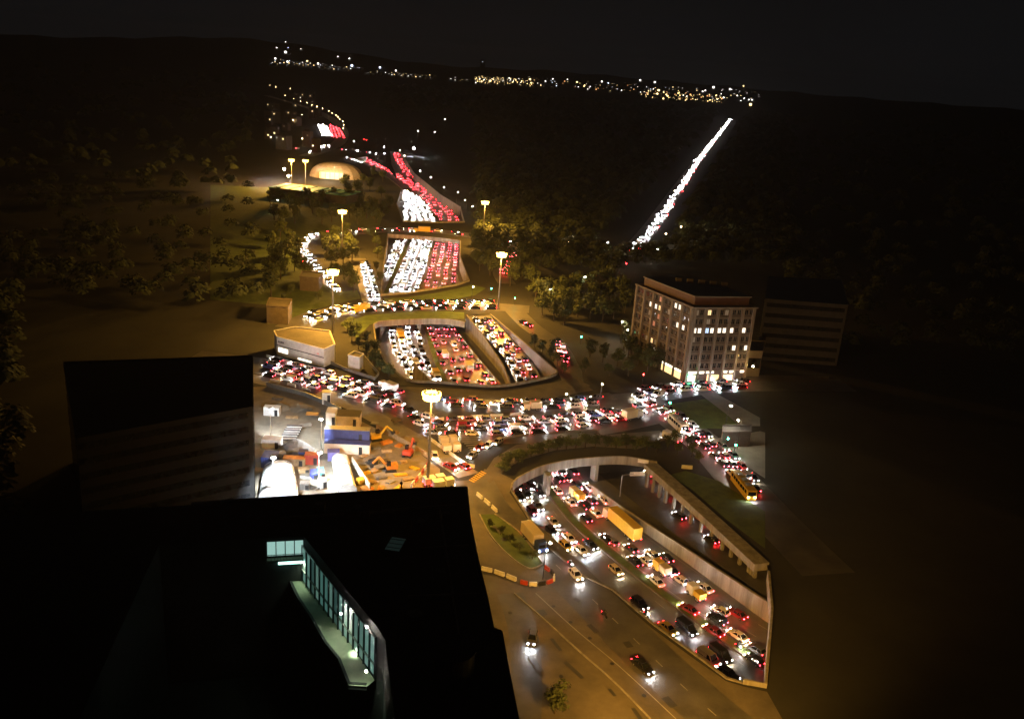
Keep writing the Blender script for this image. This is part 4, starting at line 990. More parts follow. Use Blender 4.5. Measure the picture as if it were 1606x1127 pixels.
# --- apartment block
a1, a2, a3 = xy(P(1000, 447, 27)), xy(P(1088, 483, 27)), xy(P(1185, 483, 27))
a4 = a1 + (a3 - a2)
t = thing('apartment_block', 'stone apartment block with pilasters, dark attic and scattered lit windows', 'apartment block', a2)
GH, FH, NF = 4.2, 3.25, 7
HT = GH + FH * NF
mb = MB(); mb.prism([a1, a2, a3, a4], 0, HT, 0, 1); mb.build('wall', [M['facade_d'], M['roof']], t)
def inset(pts, d):
    c = sum(pts, Vector()) / len(pts); return [p + (c - p).normalized() * d for p in pts]
mb = MB(); mb.prism(inset([a1, a2, a3, a4], -1.0), HT, HT + .5); mb.build('cornice', M['facade'], t)
ins = inset([a1, a2, a3, a4], 2.6)
mb = MB(); mb.prism(ins, HT + .5, HT + 3.4, 0, 1); attic = mb.build('attic', [mat('attic_zinc', (.10, .045, .035), .7, scale=.5), M['roof']], t)
mb = MB(); mb.prism(inset([a1, a2, a3, a4], 1.8), HT + 3.4, HT + 3.8); mb.build('attic_cornice', M['facade'], t)
for k in range(5):
    q = ins[0].lerp(ins[2], .25 + .12 * k) + Vector((3, 2 * k, 0)); mb = MB(); mb.box((q.x, q.y, HT + 4.6), (2.2, 1.2, 1.6)); mb.build('chimney', M['facade_d'], t)
def win_meshes(wd, h):
    f = MB(); f.box((0, -.08, h / 2), (.09, .16, h)); 
    for s in (-1, 1): f.box((s * wd / 2, -.09, h / 2), (.12, .2, h + .1))
    f.box((0, -.09, h), (wd + .12, .18, .12)); f.box((0, -.14, 0), (wd + .3, .3, .12))
    p = MB(); p.box((0, -.035, h / 2), (wd - .06, .06, h - .06))
    return f.mesh('window', M['facade']), p.mesh('pane', M['pane'])
WF, WP = win_meshes(1.35, 1.9)
LIT = [(1021, 475, 'win_w'), (1027, 475, 'win_w'), (1035, 470, 'win_r'), (1039, 481, 'win_y'), (1025, 487, 'win_d'), (1060, 478, 'win_w'), (1066, 481, 'win_w'), (1069, 507, 'win_w'), (1074, 510, 'win_w'), (1088, 488, 'win_d'), (1113, 489, 'win_y'), (1111, 500, 'win_d'), (1087, 514, 'win_w'), (1096, 513, 'win_w'), (1109, 512, 'win_b'), (1117, 512, 'win_w'),
       (1131, 512, 'win_w'), (1138, 524, 'win_w'), (1150, 524, 'win_w'), (1169, 523, 'win_w'), (1154, 547, 'win_w'), (1166, 546, 'win_w'), (1084, 536, 'win_d'), (1030, 503, 'win_r'), (1035, 503, 'win_r'), (1020, 529, 'win_y'), (1028, 535, 'win_d'), (1032, 536, 'win_d'), (1029, 550, 'win_w'), (1142, 488, 'win_d'), (1050, 486, 'win_d'), (1015, 530, 'win_d')]
WINS = []
def facade(p0, p1, bays, per, par):
    d = (p1 - p0); L = d.length; d /= L; rz = math.atan2(d.y, d.x); nrm = Vector((d.y, -d.x, 0)); bw = L / bays
    for b_ in range(bays + 1):
        q = p0 + d * min(max(b_ * bw, .5), L - .5) + nrm * .3
        mb = MB(); mb.box((q.x, q.y, HT / 2 + .02), (.95, .9, HT - .04), rz); mb.build('pilaster', M['facade'], par)
    for fl in range(NF):
        z = GH + FH * fl
        mb = MB(); c = (p0 + p1) / 2 + nrm * .14; mb.box((c.x, c.y, z - .1), (L, .34, .34), rz); mb.build('floor_band', M['facade'], par)
        for b_ in range(bays):
            for k in range(per):
                s = (b_ + .5) * bw + (k - (per - 1) / 2) * (bw - 1.0) / per
                q = p0 + d * s + nrm * .02 + Vector((0, 0, z + .75))
                o = put('window', WF, par, q - par.location, rz)
                pn = put('pane', WP, o)
                WINS.append((proj(q + Vector((0, 0, .9)))[:2], pn))
facade(a1, a2, 6, 2, t); facade(a2, a3, 5, 2, t)
for x, y, k in LIT:
    pn = min(WINS, key=lambda q: (q[0][0] - x) ** 2 + (q[0][1] - y) ** 2)[1]
    pn.material_slots[0].link = 'OBJECT'; pn.material_slots[0].material = E_[k]
def shopfront(p0, p1, s0, s1, z0, z1, m_, nm='shop_window', out=.5):
    d = (p1 - p0); L = d.length; d /= L; nrm = Vector((d.y, -d.x, 0)); c = p0 + d * L * (s0 + s1) / 2 + nrm * out
    mb = MB(); mb.box((c.x, c.y, (z0 + z1) / 2), (L * (s1 - s0), .16, z1 - z0), math.atan2(d.y, d.x)); return mb.build(nm, m_, t)
for s0, s1 in ((.62, .80), (.83, .95)): shopfront(a1, a2, s0, s1, 3.0, 3.7, E_['shop'], 'shop_sign'); shopfront(a1, a2, s0, s1, .5, 2.7, E_['win_y'])
for s0, s1, z in ((.04, .30, 3.2), (.34, .46, 3.2), (.60, .68, 3.3), (.72, .80, 3.3), (.9, .97, 3.3)): shopfront(a2, a3, s0, s1, z, z + .7, E_['shop'], 'shop_sign')
for s0, s1 in ((.05, .17), (.36, .55), (.60, .78)): shopfront(a2, a3, s0, s1, .4, 2.6, E_['win_w'] if s0 < .3 else E_['win_y'])
d = (a3 - a2).normalized(); q = a2 + d * 1.8 + Vector((d.y, -d.x, 0)) * 1.0
mb = MB(); mb.box((q.x, q.y, 2.4), (1.3, .2, .42), math.atan2(d.y, d.x)); mb.box((q.x, q.y, 2.82), (.42, .2, .43), math.atan2(d.y, d.x)); mb.box((q.x, q.y, 1.98), (.42, .2, .43), math.atan2(d.y, d.x)); mb.build('pharmacy_cross', E_['green'], t)
street_lamp(1069, 546, 'y', 'amber street lamp before the corner of the apartment block', None, 11000, SODIUM)
street_lamp(1190, 541, 'w', 'bright lamp above the roof of the low amber building', None, 1500, SODIUM)
def simple_building(px, z1, label, name, wm, rm, cat='building', parapet=True, floors=0, band=None):
    pts = [xy(P(a, b, z1)) for a, b in px]; c = sum(pts, Vector()) / len(pts)
    t = thing(name, label, cat, c)
    mb = MB(); mb.prism(pts, 0, z1, 0, 0); mb.build('wall', wm, t)
    mb = MB(); mb.prism(inset(pts, .5), z1 + .004, z1 + .12); mb.build('roof', rm, t)
    if parapet:
        for i in range(len(pts)):
            a, b = pts[i], pts[(i + 1) % len(pts)]
            mb = MB(); mb.bar(Vector((a.x, a.y, z1 + .25)), Vector((b.x, b.y, z1 + .25)), .35, .5); mb.build('parapet', wm, t)
    for f_ in range(floors):
        for i in range(len(pts)):
            a, b = pts[i], pts[(i + 1) % len(pts)]; L = (b - a).length
            nrm = Vector((b.y - a.y, a.x - b.x, 0)).normalized()
            if nrm.dot((a + b) / 2 - c) < 0: nrm = -nrm
            mb = MB(); m0 = (a + b) / 2 + nrm * .05; mb.box((m0.x, m0.y, z1 * (f_ + .55) / floors), (L * .94, .12, z1 / floors * (.4 if band is None else band)), math.atan2((b - a).y, (b - a).x)); mb.build('window_band', M['pane'], t)
    return t, pts
tb, pts = simple_building([(1170, 551), (1196, 552), (1200, 536), (1176, 535)], 9.5, 'low building with a facade lit amber beside the apartment block', 'low_building', M['facade'], M['roof'], floors=1)
q = P(1181, 574, 6) + (EYE - P(1181, 574, 6)).normalized() * 5
mb = MB(); mb.ball(q, .3); mb.build('added_facade_bulb', E_['lamp_y'], tb); lamp_light(tb, q - tb.location, 5000, SODIUM, .3)  # bulb and light added before the facade to turn it amber
simple_building([(1200, 470), (1330, 480), (1320, 440), (1205, 435)], 24, 'dark unlit block right of the apartment house', 'dark_block', M['roof'], M['roof'], floors=6)
# --- long white pavilion left, and the small hut beside it
tp, pts = simple_building([(434, 529), (508, 549), (525, 541), (517, 520), (462, 514), (430, 520)], 6.2, 'long low white pavilion with a flat brown roof beside the boulevard', 'pavilion', M['white'], M['paving'])
a, b = pts[0], pts[1]; d = (b - a).normalized(); nrm = Vector((d.y, -d.x, 0)); L = (b - a).length
mb = MB(); c = (a + b) / 2 + nrm * .04; mb.box((c.x, c.y, 3.5), (L, .1, .25), math.atan2(d.y, d.x)); mb.build('dark_band', M['dark'], tp)
for s, w_, z, h_, m_ in ((.14, .2, 2.0, 1.5, 'shop'), (.6, .28, .7, .5, 'shop'), (.88, .04, 4.4, .5, 'win_r')):
    q = a + d * L * s + nrm * .08; mb = MB(); mb.box((q.x, q.y, z), (L * w_, .12, h_), math.atan2(d.y, d.x)); mb.build('lit_window', E_[m_], tp)
for s in (.05, .1, .14): q = a + d * L * s + nrm * .08; mb = MB(); mb.box((q.x, q.y, 4.9), (L * .03, .1, .5), math.atan2(d.y, d.x)); mb.build('vent', M['dark'], tp)
th, pts = simple_building([(546, 558), (564, 562), (570, 556), (556, 552)], 5, 'small white hut right of the long pavilion', 'hut', M['white'], M['paving'])
wall([(508, 566), (540, 580), (588, 596), (594, 588), (570, 560)], 1.1, 0, .3, 'pale garden wall around the hut by the boulevard', M['pale'], name='garden_wall')
wall([(418, 560), (470, 574), (510, 582)], 1.0, 0, .3, 'low hedge wall before the white pavilion', M['pale'], name='garden_wall')
lamp_light(tp, P(505, 540, 4) - tp.location + Vector((2, -3, 1)), 2500, (1, .85, .9), .3)
# --- marquee, turquoise hall, court lights
p = P(528, 278, 0)
t = thing('marquee', 'pale dome shaped marquee glowing from its opening', 'marquee', p)
mb = MB()
for i in range(9):
    for j in range(17):
        a, e = 2 * math.pi * j / 16, math.pi / 2 * i / 8; mb.v.append((24 * math.cos(a) * math.cos(e) ** .8, 17 * math.sin(a) * math.cos(e) ** .8, 13 * math.sin(e)))
mb.f = [(i * 17 + j, i * 17 + j + 1, i * 17 + 17 + j + 1, i * 17 + 17 + j) for i in range(8) for j in range(16)]; mb.m = [0] * len(mb.f)
put('canopy', mb.mesh('canopy', M['canvas']), t)
mb = MB(); mb.box((-1, -17.6, 3.2), (20, .5, 5.6)); put('lit_opening', mb.mesh('lit_opening', E_['win_y']), t)
for k in range(6): mb = MB(); mb.box((-10 + 4 * k, -17.9, 3.2), (.5, .4, 6.2)); put('opening_post', mb.mesh('opening_post', M['canvas']), t)
lamp_light(t, (0, -34, 10), 26000, (1, .72, .45), 1)
p = P(495, 300, 5)
t = thing('sports_hall', 'turquoise lit flat roof of a long sports hall', 'hall', (p.x, p.y, 0))
mb = MB(); mb.box((0, 0, 3), (62, 26, 6), R_(-14)); put('hall_wall', mb.mesh('hall_wall', M['facade_d']), t)
mb = MB(); mb.box((0, 0, 6.25), (63, 27, .45), R_(-14)); put('roof', mb.mesh('roof', M['turq']), t)
for k in range(6): mb = MB(); mb.box((-24 + 9.5 * k, 6 - 2.4 * k, 6.7), (.5, 24, .5), R_(-14)); put('roof_rib', mb.mesh('roof_rib', M['turq']), t)
lamp_light(t, (-10, 0, 14), 4500, (.5, 1, .9), .5)
for (x0, y0, x1, y1, z1, lab) in ((418, 480, 452, 470, 7, 'dim low house among the left trees'), (470, 435, 500, 428, 6, 'low shed with a pale roof below the left grove'),):
    simple_building([(x0, y0), (x1, y0 + 2), (x1 + 6, y1), (x0 + 4, y1 - 2)], z1, lab, 'house', M['facade_d'], M['paving'])
rd = random.Random(9)
for i in range(26):
    x, y = rd.uniform(418, 500), rd.uniform(150, 240)
    far_h = rd.uniform(8, 18); p = P(x, y, 0); wd = rd.uniform(8, 16)
    t = thing('house', 'dark far house with a few lit windows on the left hillside', 'house', p, rd.uniform(-.5, .5), 'dark houses on the left hillside')
    mb = MB(); mb.box((0, 0, far_h / 2), (wd, wd * .8, far_h)); put('wall', mb.mesh('wall', M['facade_d']), t)
    mb = MB(); mb.box((0, 0, far_h + 1.2), (wd + .6, wd * .8 + .6, 2.4), 0, 0, .35); put('roof', mb.mesh('roof', M['roof']), t)
    mb = MB(); mb.box((rd.uniform(-3, 3), -wd * .4 - .06, far_h * rd.uniform(.3, .8)), (1.8, .1, 1.8)); put('window', mb.mesh('window', E_[rd.choice(('win_y', 'win_w', 'win_d', 'win_y'))]), t)
# --- near dark building below the camera, with its sunken court
RZ, CZ = 30.0, 22.0
rp = [(-350, 830), (300, 791), (418, 783.5), (640, 769), (731, 766), (736, 819), (749, 884), (763, 942), (772, 988), (785, 993), (797, 1060), (810, 1127), (835, 1290), (-350, 1290)]
vp = [(250, 852), (418, 843), (476, 840), (592, 983), (604, 1004), (640, 1288.5), (50, 1288.5)]
R_px = PP(rp, RZ); V_px = PP(vp, RZ)
t = thing('convention_centre', 'huge black flat roofed building with a sunken teal lit court', 'building', xy(P(600, 900, RZ)))
mb = MB(); mb.sheet(R_px, [V_px]); mb.build('roof', M['black_roof'], t)
mb = MB(); n = len(R_px)
mb.add([(p.x, p.y, 0) for p in R_px] + [(p.x, p.y, RZ) for p in R_px], [(i, (i + 1) % n, n + (i + 1) % n, n + i) for i in range(n)]); mb.build('outer_wall', M['black_roof'], t)
for i in range(1, 12):
    a, b = R_px[i], R_px[i + 1]
    mb = MB(); mb.bar(a + Vector((0, 0, .15)), b + Vector((0, 0, .15)), .5, .5); mb.build('parapet', M['black_roof'], t)
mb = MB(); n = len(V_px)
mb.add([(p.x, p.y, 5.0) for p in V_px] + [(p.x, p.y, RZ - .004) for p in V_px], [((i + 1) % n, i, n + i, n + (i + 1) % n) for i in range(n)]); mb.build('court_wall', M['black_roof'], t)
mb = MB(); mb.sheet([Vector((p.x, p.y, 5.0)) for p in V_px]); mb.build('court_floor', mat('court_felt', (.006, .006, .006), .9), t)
# terrace and glass front
mb = MB(); mb.sheet(PP([(453, 908), (477, 903), (500, 935), (588, 1066), (575, 1076), (547, 1074), (532, 1036), (510, 1009), (488, 970), (468, 940)], CZ + .1)); mb.build('terrace', M['terrace'], t)
TR_ = [(453, 908), (468, 940), (488, 970), (510, 1009), (532, 1036), (547, 1074), (575, 1076)]
for q0, q1 in zip(TR_, TR_[1:]):
    mb = MB(); mb.bar(P(*q0, CZ - .25), P(*q1, CZ - .25), .4, .9); mb.build('terrace_edge', M['black_roof'], t)
g0, g1 = V_px[2], V_px[3]; d = (g1 - g0); L = d.length; d /= L; nrm = Vector((-d.y, d.x, 0))
if nrm.dot(P(480, 1000, RZ) - g0) < 0: nrm = -nrm
rz = math.atan2(d.y, d.x); NB = 15
mb = MB(); mb.box((0, 0, 0), (L / NB - .25, .06, 6.0)); GP = mb.mesh('glass_panel', E_['teal'])
tg = [emit('lit_glass_a', (.30, .80, .68), .13), emit('lit_glass_b', (.36, .80, .66), .20), emit('lit_glass_c', (.25, .62, .55), .07), emit('lit_glass_d', (.42, .85, .7), .16)]
rd = random.Random(3)
for i in range(NB):
    q = g0 + d * (L * (i + .5) / NB) + nrm * .10; q.z = CZ + 3.3
    o = put('glass_panel', GP, t, q - t.location, rz); o.material_slots[0].link = 'OBJECT'; o.material_slots[0].material = rd.choice(tg)
for i in range(NB + 1):
    q = g0 + d * (L * i / NB) + nrm * .22
    mb = MB(); mb.box((q.x, q.y, CZ + 3.3), (.16, .3, 6.4), rz); mb.build('mullion', M['dark'], t)
for z in (CZ + 6.45, CZ + 2.2):
    q = (g0 + g1) / 2 + nrm * .26; mb = MB(); mb.box((q.x, q.y, z), (L, .2, .22), rz); mb.build('transom', M['metal'], t)
h0, h1 = V_px[0], V_px[2]; d2 = (h1 - h0); L2 = d2.length; d2 /= L2; n2 = Vector((d2.y, -d2.x, 0)); rz2 = math.atan2(d2.y, d2.x)
lw = (P(418, 843, RZ) - h0).length; k0 = lw / L2
bright = emit('bright_lobby_glass', (.55, .95, .85), .55)
for i in range(4):
    s = k0 + (1 - k0) * (i + .5) / 4; q = h0 + d2 * L2 * s + n2 * .1
    mb = MB(); mb.box((q.x, q.y, RZ - 1.9), (L2 * (1 - k0) / 4 - .15, .08, 2.4), rz2); mb.build('lobby_glass', bright, t)
q = h0 + d2 * L2 * (k0 + 1) / 2 + n2 * .5
mb = MB(); mb.box((q.x, q.y, RZ - 3.6), (L2 * (1 - k0), .9, .3), rz2); mb.build('balcony', M['terrace'], t)
for i in range(12):
    s = k0 + (1 - k0) * (i + .5) / 12; q = h0 + d2 * L2 * s + n2 * .9
    mb = MB(); mb.box((q.x, q.y, RZ - 3.0), (.06, .06, 1.0), rz2); mb.build('balustrade_post', M['metal'], t)
q = h0 + d2 * L2 * (k0 + 1) / 2 + n2 * .9; mb = MB(); mb.box((q.x, q.y, RZ - 2.5), (L2 * (1 - k0), .08, .08), rz2); mb.build('handrail', M['metal'], t)
q = h1 - d2 * 2.0 + n2 * .4; mb = MB(); mb.box((q.x, q.y, RZ - 4.2), (3.6, .3, .5), rz2); mb.build('light_strip', E_['teal'], t)
for x, y, z in ((486, 877, 26), (512, 931, 23), (570, 1012, 23), (540, 960, 27), (581, 981, 29.3), (580, 1050, 25.5)):
    q = P(x, y, z) + nrm * .5; mb = MB(); mb.ball(q, .14, 8, 5); o = mb.build('wall_lamp', E_['lamp'], t)
    if z < 28: lamp_light(t, q + nrm * .6 - t.location, 800, (.74, 1, .66), .25, 120, blend=.9)
# roof fittings
p = P(620, 862, RZ)
sk = thing('skylight', 'dim greenish skylight box on the black roof', 'skylight', p, R_(-8))
mb = MB(); mb.box((0, 0, .5), (2.6, 4.2, 1.0)); put('kerb', mb.mesh('kerb', M['black_roof']), sk)
mb = MB(); mb.box((0, 0, 1.03), (2.2, 3.7, .06)); put('glazing', mb.mesh('glazing', emit('skylight_glow', (.4, .8, .7), .012)), sk)
for k in range(3): mb = MB(); mb.box((0, -1.2 + 1.2 * k, 1.1), (2.3, .08, .08)); put('glazing_bar', mb.mesh('glazing_bar', M['metal']), sk)
TANK = mat('tank_steel', (.028, .027, .026), .7, scale=.6)
p = P(708, 1052, RZ + 1)
tk = thing('water_tank', 'round grey drum standing on the black roof', 'tank', (p.x, p.y, RZ))
mb = MB(); mb.tube((0, 0, 0), (0, 0, 4.2), 2.7, 2.7, 28); put('drum', mb.mesh('drum', TANK), tk)
mb = MB(); mb.tube((0, 0, 4.2), (0, 0, 4.35), 2.85, 2.85, 28); put('lid', mb.mesh('lid', M['black_roof']), tk)
for k in range(6):
    a = 2 * math.pi * k / 6 + .3; mb = MB(); mb.box((2.71 * math.cos(a), 2.71 * math.sin(a), 2.1), (.06, .06, 4.1), a); put('seam', mb.mesh('seam', TANK), tk)
for i, (x, y, w_, dd, h) in enumerate(((660, 830, 3, 2, 1.4), (690, 905, 2.2, 5, 1.0), (560, 810, 4, 2.4, 1.6), (500, 800, 2, 2, 1.1), (700, 820, 1.6, 1.6, 1.8), (650, 975, 3, 3, 1.2), (735, 1020, 2, 4, 1.2))):
    p = P(x, y, RZ)
    u = thing('air_handling_unit', ['wide', 'long', 'large', 'small', 'tall narrow', 'square', 'narrow'][i] + ' dark air unit on the black roof ' + ['near its lit edge', 'by the right parapet', 'above the court', 'at the far left', 'by the far corner', 'between court and drum', 'at the lower right'][i], 'air unit', p, R_(8))
    mb = MB(); mb.box((0, 0, h / 2), (w_, dd, h)); put('casing', mb.mesh('casing', M['black_roof']), u)
    mb = MB(); mb.tube((0, 0, h), (0, 0, h + .2), min(w_, dd) * .35, n=12); put('fan_cowl', mb.mesh('fan_cowl', M['dark']), u)
mp = P(629, 768, RZ); u = thing('roof_mast', 'thin black aerial mast at the far edge of the black roof', 'aerial', mp)
mb = MB(); mb.tube((0, 0, 0), (0, 0, 1.6), .12, n=6); put('pole', mb.mesh('pole', M['dark']), u); mb = MB(); mb.box((0, 0, 1.3), (.5, .2, .3)); put('aerial_box', mb.mesh('aerial_box', M['dark']), u)
for a, b in (((600, 800, RZ + .25), (715, 792, RZ + .25)), ((640, 935, RZ + .4), (752, 931, RZ + .4)), ((660, 860, RZ + .25), (735, 855, RZ + .25)), ((690, 800, RZ + .25), (720, 1000, RZ + .25)), ((440, 812, RZ + .25), (640, 800, RZ + .25))):
    mb = MB(); mb.bar(P(*a), P(*b), .3, .4); mb.build('roof_upstand', M['facade_d'], t)
# pale kerb ledge along the right foot of the building
wall([(749, 884), (757, 925), (765, 962), (772, 990)], .9, 0, .5, 'pale narrow ledge along the right foot of the black building', M['pale'], name='kerb_wall')
BLK = mat('added_block_black', (.008, .008, .008), .8, scale=.3)  # black enough that floodlight hardly shows on the added block
# --- black block added left of the building site to cover floodlit ground
simple_building([(396, 560), (396, 640), (120, 690), (100, 570)], 26, 'tall black block added to darken the view left of the building site', 'added_black_block', BLK, BLK, floors=8)
# ================================================================== BUILDING SITE
def flood(x, y, label, aim, watts=FLOOD_W, h=9, spread=110):
    p = P(x, y, h); t = thing('site_floodlight', label, 'floodlight', (p.x, p.y, 0))
    mb = MB(); mb.tube((0, 0, 0), (0, 0, h), .14, .1, 8); put('pole', mb.mesh('pole', M['white']), t)
    mb = MB(); mb.box((0, 0, h), (.9, .5, .5)); put('lamp_housing', mb.mesh('lamp_housing', M['metal']), t)
    q = P(aim[0], aim[1], 0); d = Vector((q.x - p.x, q.y - p.y, -h)).normalized()
    mb = MB(); mb.box(tuple(Vector((0, 0, h)) + d * .42), (.8, .4, .4)); put('lens', mb.mesh('lens', E_['led']), t)
    o = lamp_light(t, Vector((0, 0, h)) + d * .8, watts, (.80, .90, 1), .3, spread)
    o.rotation_euler = d.to_track_quat('-Z', 'Y').to_euler()
for x, y, lab, aim, wt in ((504, 655, 'tall white lit pole with a floodlight beside the white cabin', (490, 695), .5), (500, 708, 'floodlight between the red container and the bright white hoarding', (540, 750), 1.3), (428, 715, 'floodlight by the blue tarpaulin over the white tent', (445, 765), 1.5), (470, 775, 'floodlight at the roof edge between the two white tents', (440, 762), 1.5), (424, 640, 'floodlight at the left end of the earth works', (455, 670), .6)):
    flood(x, y, lab, aim, FLOOD_W * wt)
def tent(px, h, label):
    a, b, c, d_ = [xy(P(*q)) for q in px]      # left-near, right-near, right-far, left-far
    t = thing('white_tent', label, 'tent', a)
    mb = MB(); ns = 10
    for (l, r) in ((a, b), (d_, c)):
        for k in range(ns + 1):
            u = math.pi * k / ns; q = l.lerp(r, .5 - .5 * math.cos(u)); mb.v.append((q.x, q.y, .2 + h * math.sin(u) ** .7 * random.uniform(.86, 1.04)))
    mb.f = [(k, k + 1, ns + 2 + k, ns + 1 + k) for k in range(ns)] + [tuple(range(ns, -1, -1)), tuple(range(ns + 1, 2 * ns + 2))]; mb.m = [0] * len(mb.f)
    mb.build('canvas_cover', M['white'], t)
    for s in (0, .33, .66, 1):
        mb = MB()
        for k in range(ns):
            pr = []
            for kk in (k, k + 1):
                u = math.pi * kk / ns; q = a.lerp(d_, s).lerp(b.lerp(c, s), .5 - .5 * math.cos(u)); pr.append(Vector((q.x, q.y, .28 + h * 1.01 * math.sin(u) ** .7)))
            mb.bar(pr[0], pr[1], .12)
        mb.build('hoop', M['metal'], t)
tent([(405, 785), (470, 785), (462, 742), (412, 745)], 3.6, 'large glaring white tent at the left edge of the building site')
tent([(530, 775), (560, 772), (546, 722), (520, 725)], 2.3, 'narrow glaring white tunnel tent running towards the black roof')
def block(name, cat, x, y, dim, m_, label, rz=0.0, extra=None, group=None):
    p = P(x, y, 0); t = thing(name, label, cat, p, rz, group)
    w_, d_, h = dim
    mb = MB(); mb.box((0, 0, h / 2), dim); put('shell', mb.mesh('shell', m_), t)
    mb = MB()
    for k in range(max(2, int(w_ / .6))): 
        xx = -w_ / 2 + w_ * (k + .5) / max(2, int(w_ / .6)); mb.box((xx, -d_ / 2 - .02, h / 2), (.12, .08, h * .9))
    o = put('ribs', mb.mesh('ribs', m_), t); o['kind'] = 'stuff'
    mb = MB(); mb.box((0, 0, h + .05), (w_ + .15, d_ + .15, .1)); put('roof', mb.mesh('roof', extra or m_), t)
    mb = MB(); mb.box((w_ * .3, -d_ / 2 - .05, h * .42), (.9, .08, h * .75)); put('door', mb.mesh('door', M['dark']), t)
    return t
block('site_cabin', 'cabin', 520, 672, (2.6, 4.5, 5.6), M['white'], 'tall white floodlit cabin above the blue roofed one', R_(4))
block('site_cabin', 'cabin', 546, 668, (7.0, 5.0, 4.0), M['canvas'], 'cream two storey cabin beside the tall white one', R_(4), M['paving'])
block('site_cabin', 'cabin', 545, 709, (12.0, 2.6, 2.9), M['canvas'], 'long cream cabin with a blue sheet roof', R_(3), M['blue'])
block('site_cabin', 'cabin', 545, 699, (12.0, 2.5, 5.2), M['blue'], 'blue clad upper cabin behind the long cream one', R_(3), M['metal'])
block('site_kiosk', 'kiosk', 512, 632, (2.4, 2.4, 3.8), M['white'], 'small white kiosk beside the pale service road', R_(10), M['dark'])
block('shipping_container', 'container', 489, 726, (3.4, 2.4, 2.6), M['red'], 'bright red container in the middle of the site', R_(6))
block('shipping_container', 'container', 462, 728, (5.6, 2.2, 2.0), M['timber'], 'brown container left of the bright red one', R_(6), M['orange'])
block('shipping_container', 'container', 476, 720, (2.2, 2.2, 2.4), M['blue'], 'small dark blue container behind the red one', R_(6))
block('shipping_container', 'container', 427, 650, (4.5, 2.4, 2.5), M['white'], 'white container near the left edge of the earth works', R_(2))
block('shipping_container', 'container', 427, 700, (5, 3, 2.4), M['white'], 'white roofed container left of the panel stack', R_(2))
block('shipping_container', 'container', 424, 728, (3.6, 4.5, 2.8), M['blue'], 'bright blue tarpaulin covered container by the white tent', R_(2))
block('shipping_container', 'container', 523, 720, (3.0, 2.4, 2.4), mat('purple_sheet', (.13, .11, .30), .6), 'purple sheeted container at the head of the tunnel tent', R_(12))
for i, (x, y, dm, mk, lab) in enumerate((
    (434, 770, (3.0, 2.0, 2.2), 'white', 'white site hut in front of the large glaring tent'), (478, 766, (2.2, 1.6, 1.6), 'metal', 'small steel generator between the two glaring tents'),
    (492, 748, (1.8, 2.6, 1.5), 'blue', 'low blue skip between the two glaring tents'), (503, 742, (1.5, 3.4, .9), 'turq', 'turquoise tray beside the narrow tunnel tent'),
    (476, 740, (2.6, 1.4, 1.0), 'timber', 'low timber bin in front of the red container'), (440, 722, (2.4, 1.8, 2.3), 'metal', 'steel locker beside the blue tarpaulin container'),
    (505, 764, (1.6, 1.6, 2.1), 'white', 'white portable toilet near the black roof edge'), (568, 758, (2.4, 1.6, 1.4), 'yellow', 'yellow skip beside the pinkish hoarding'), (585, 728, (2.0, 1.5, 1.3), 'dark', 'dark skip in the middle of the amber yard'))):
    block('site_box', 'site box', x, y, dm, M[mk], lab, .1 * i)
# stack of panels, mound, spoil
p = P(454, 690, 0); t = thing('panel_stack', 'stack of long dark panels with pale edges on the site', 'panel stack', p, R_(8))
for k in range(6):
    mb = MB(); mb.box((.15 * k - .3, 1.6 * k, .45 + .14 * (k % 2)), (4.2, 1.05, .9)); put('panel', mb.mesh('panel', M['roof']), t)
    mb = MB(); mb.box((.15 * k - .3, 1.6 * k - .62, .75), (4.2, .12, .3)); put('panel_edge', mb.mesh('panel_edge', M['white']), t)
def mound(x, y, r, h, m_, label, name='sand_mound'):
    p = P(x, y, 0); mb = MB(); rr = random.Random(x); nn = 16
    for j in range(6):
        for i in range(nn):
            a = 2 * math.pi * i / nn; q = r * (1 - j / 5.2) * rr.uniform(.88, 1.1); mb.v.append((q * math.cos(a), q * .8 * math.sin(a), h * (1 - (1 - j / 5) ** 1.6) + rr.uniform(-.1, .1) * (j > 0) + .01))
    mb.f = [(j * nn + i, j * nn + (i + 1) % nn, j * nn + nn + (i + 1) % nn, j * nn + nn + i) for j in range(5) for i in range(nn)] + [tuple(range(5 * nn, 6 * nn))]; mb.m = [0] * len(mb.f)
    tag(put(name, mb.mesh(name, m_), None, p), label, 'mound')
mound(464, 706, 5.2, 3.2, M['pale'], 'grey sand mound in front of the panel stack')
mound(440, 640, 3.5, 1.6, M['earth'], 'brown spoil heap on the earth works by the white container', 'spoil_heap')
mound(470, 640, 4.5, 1.0, M['earth'], 'flat spoil heap below the line of barrier blocks', 'spoil_heap')
mound(640, 690, 3.5, 1.3, M['earth'], 'spoil heap at the right corner of the amber yard', 'spoil_heap')
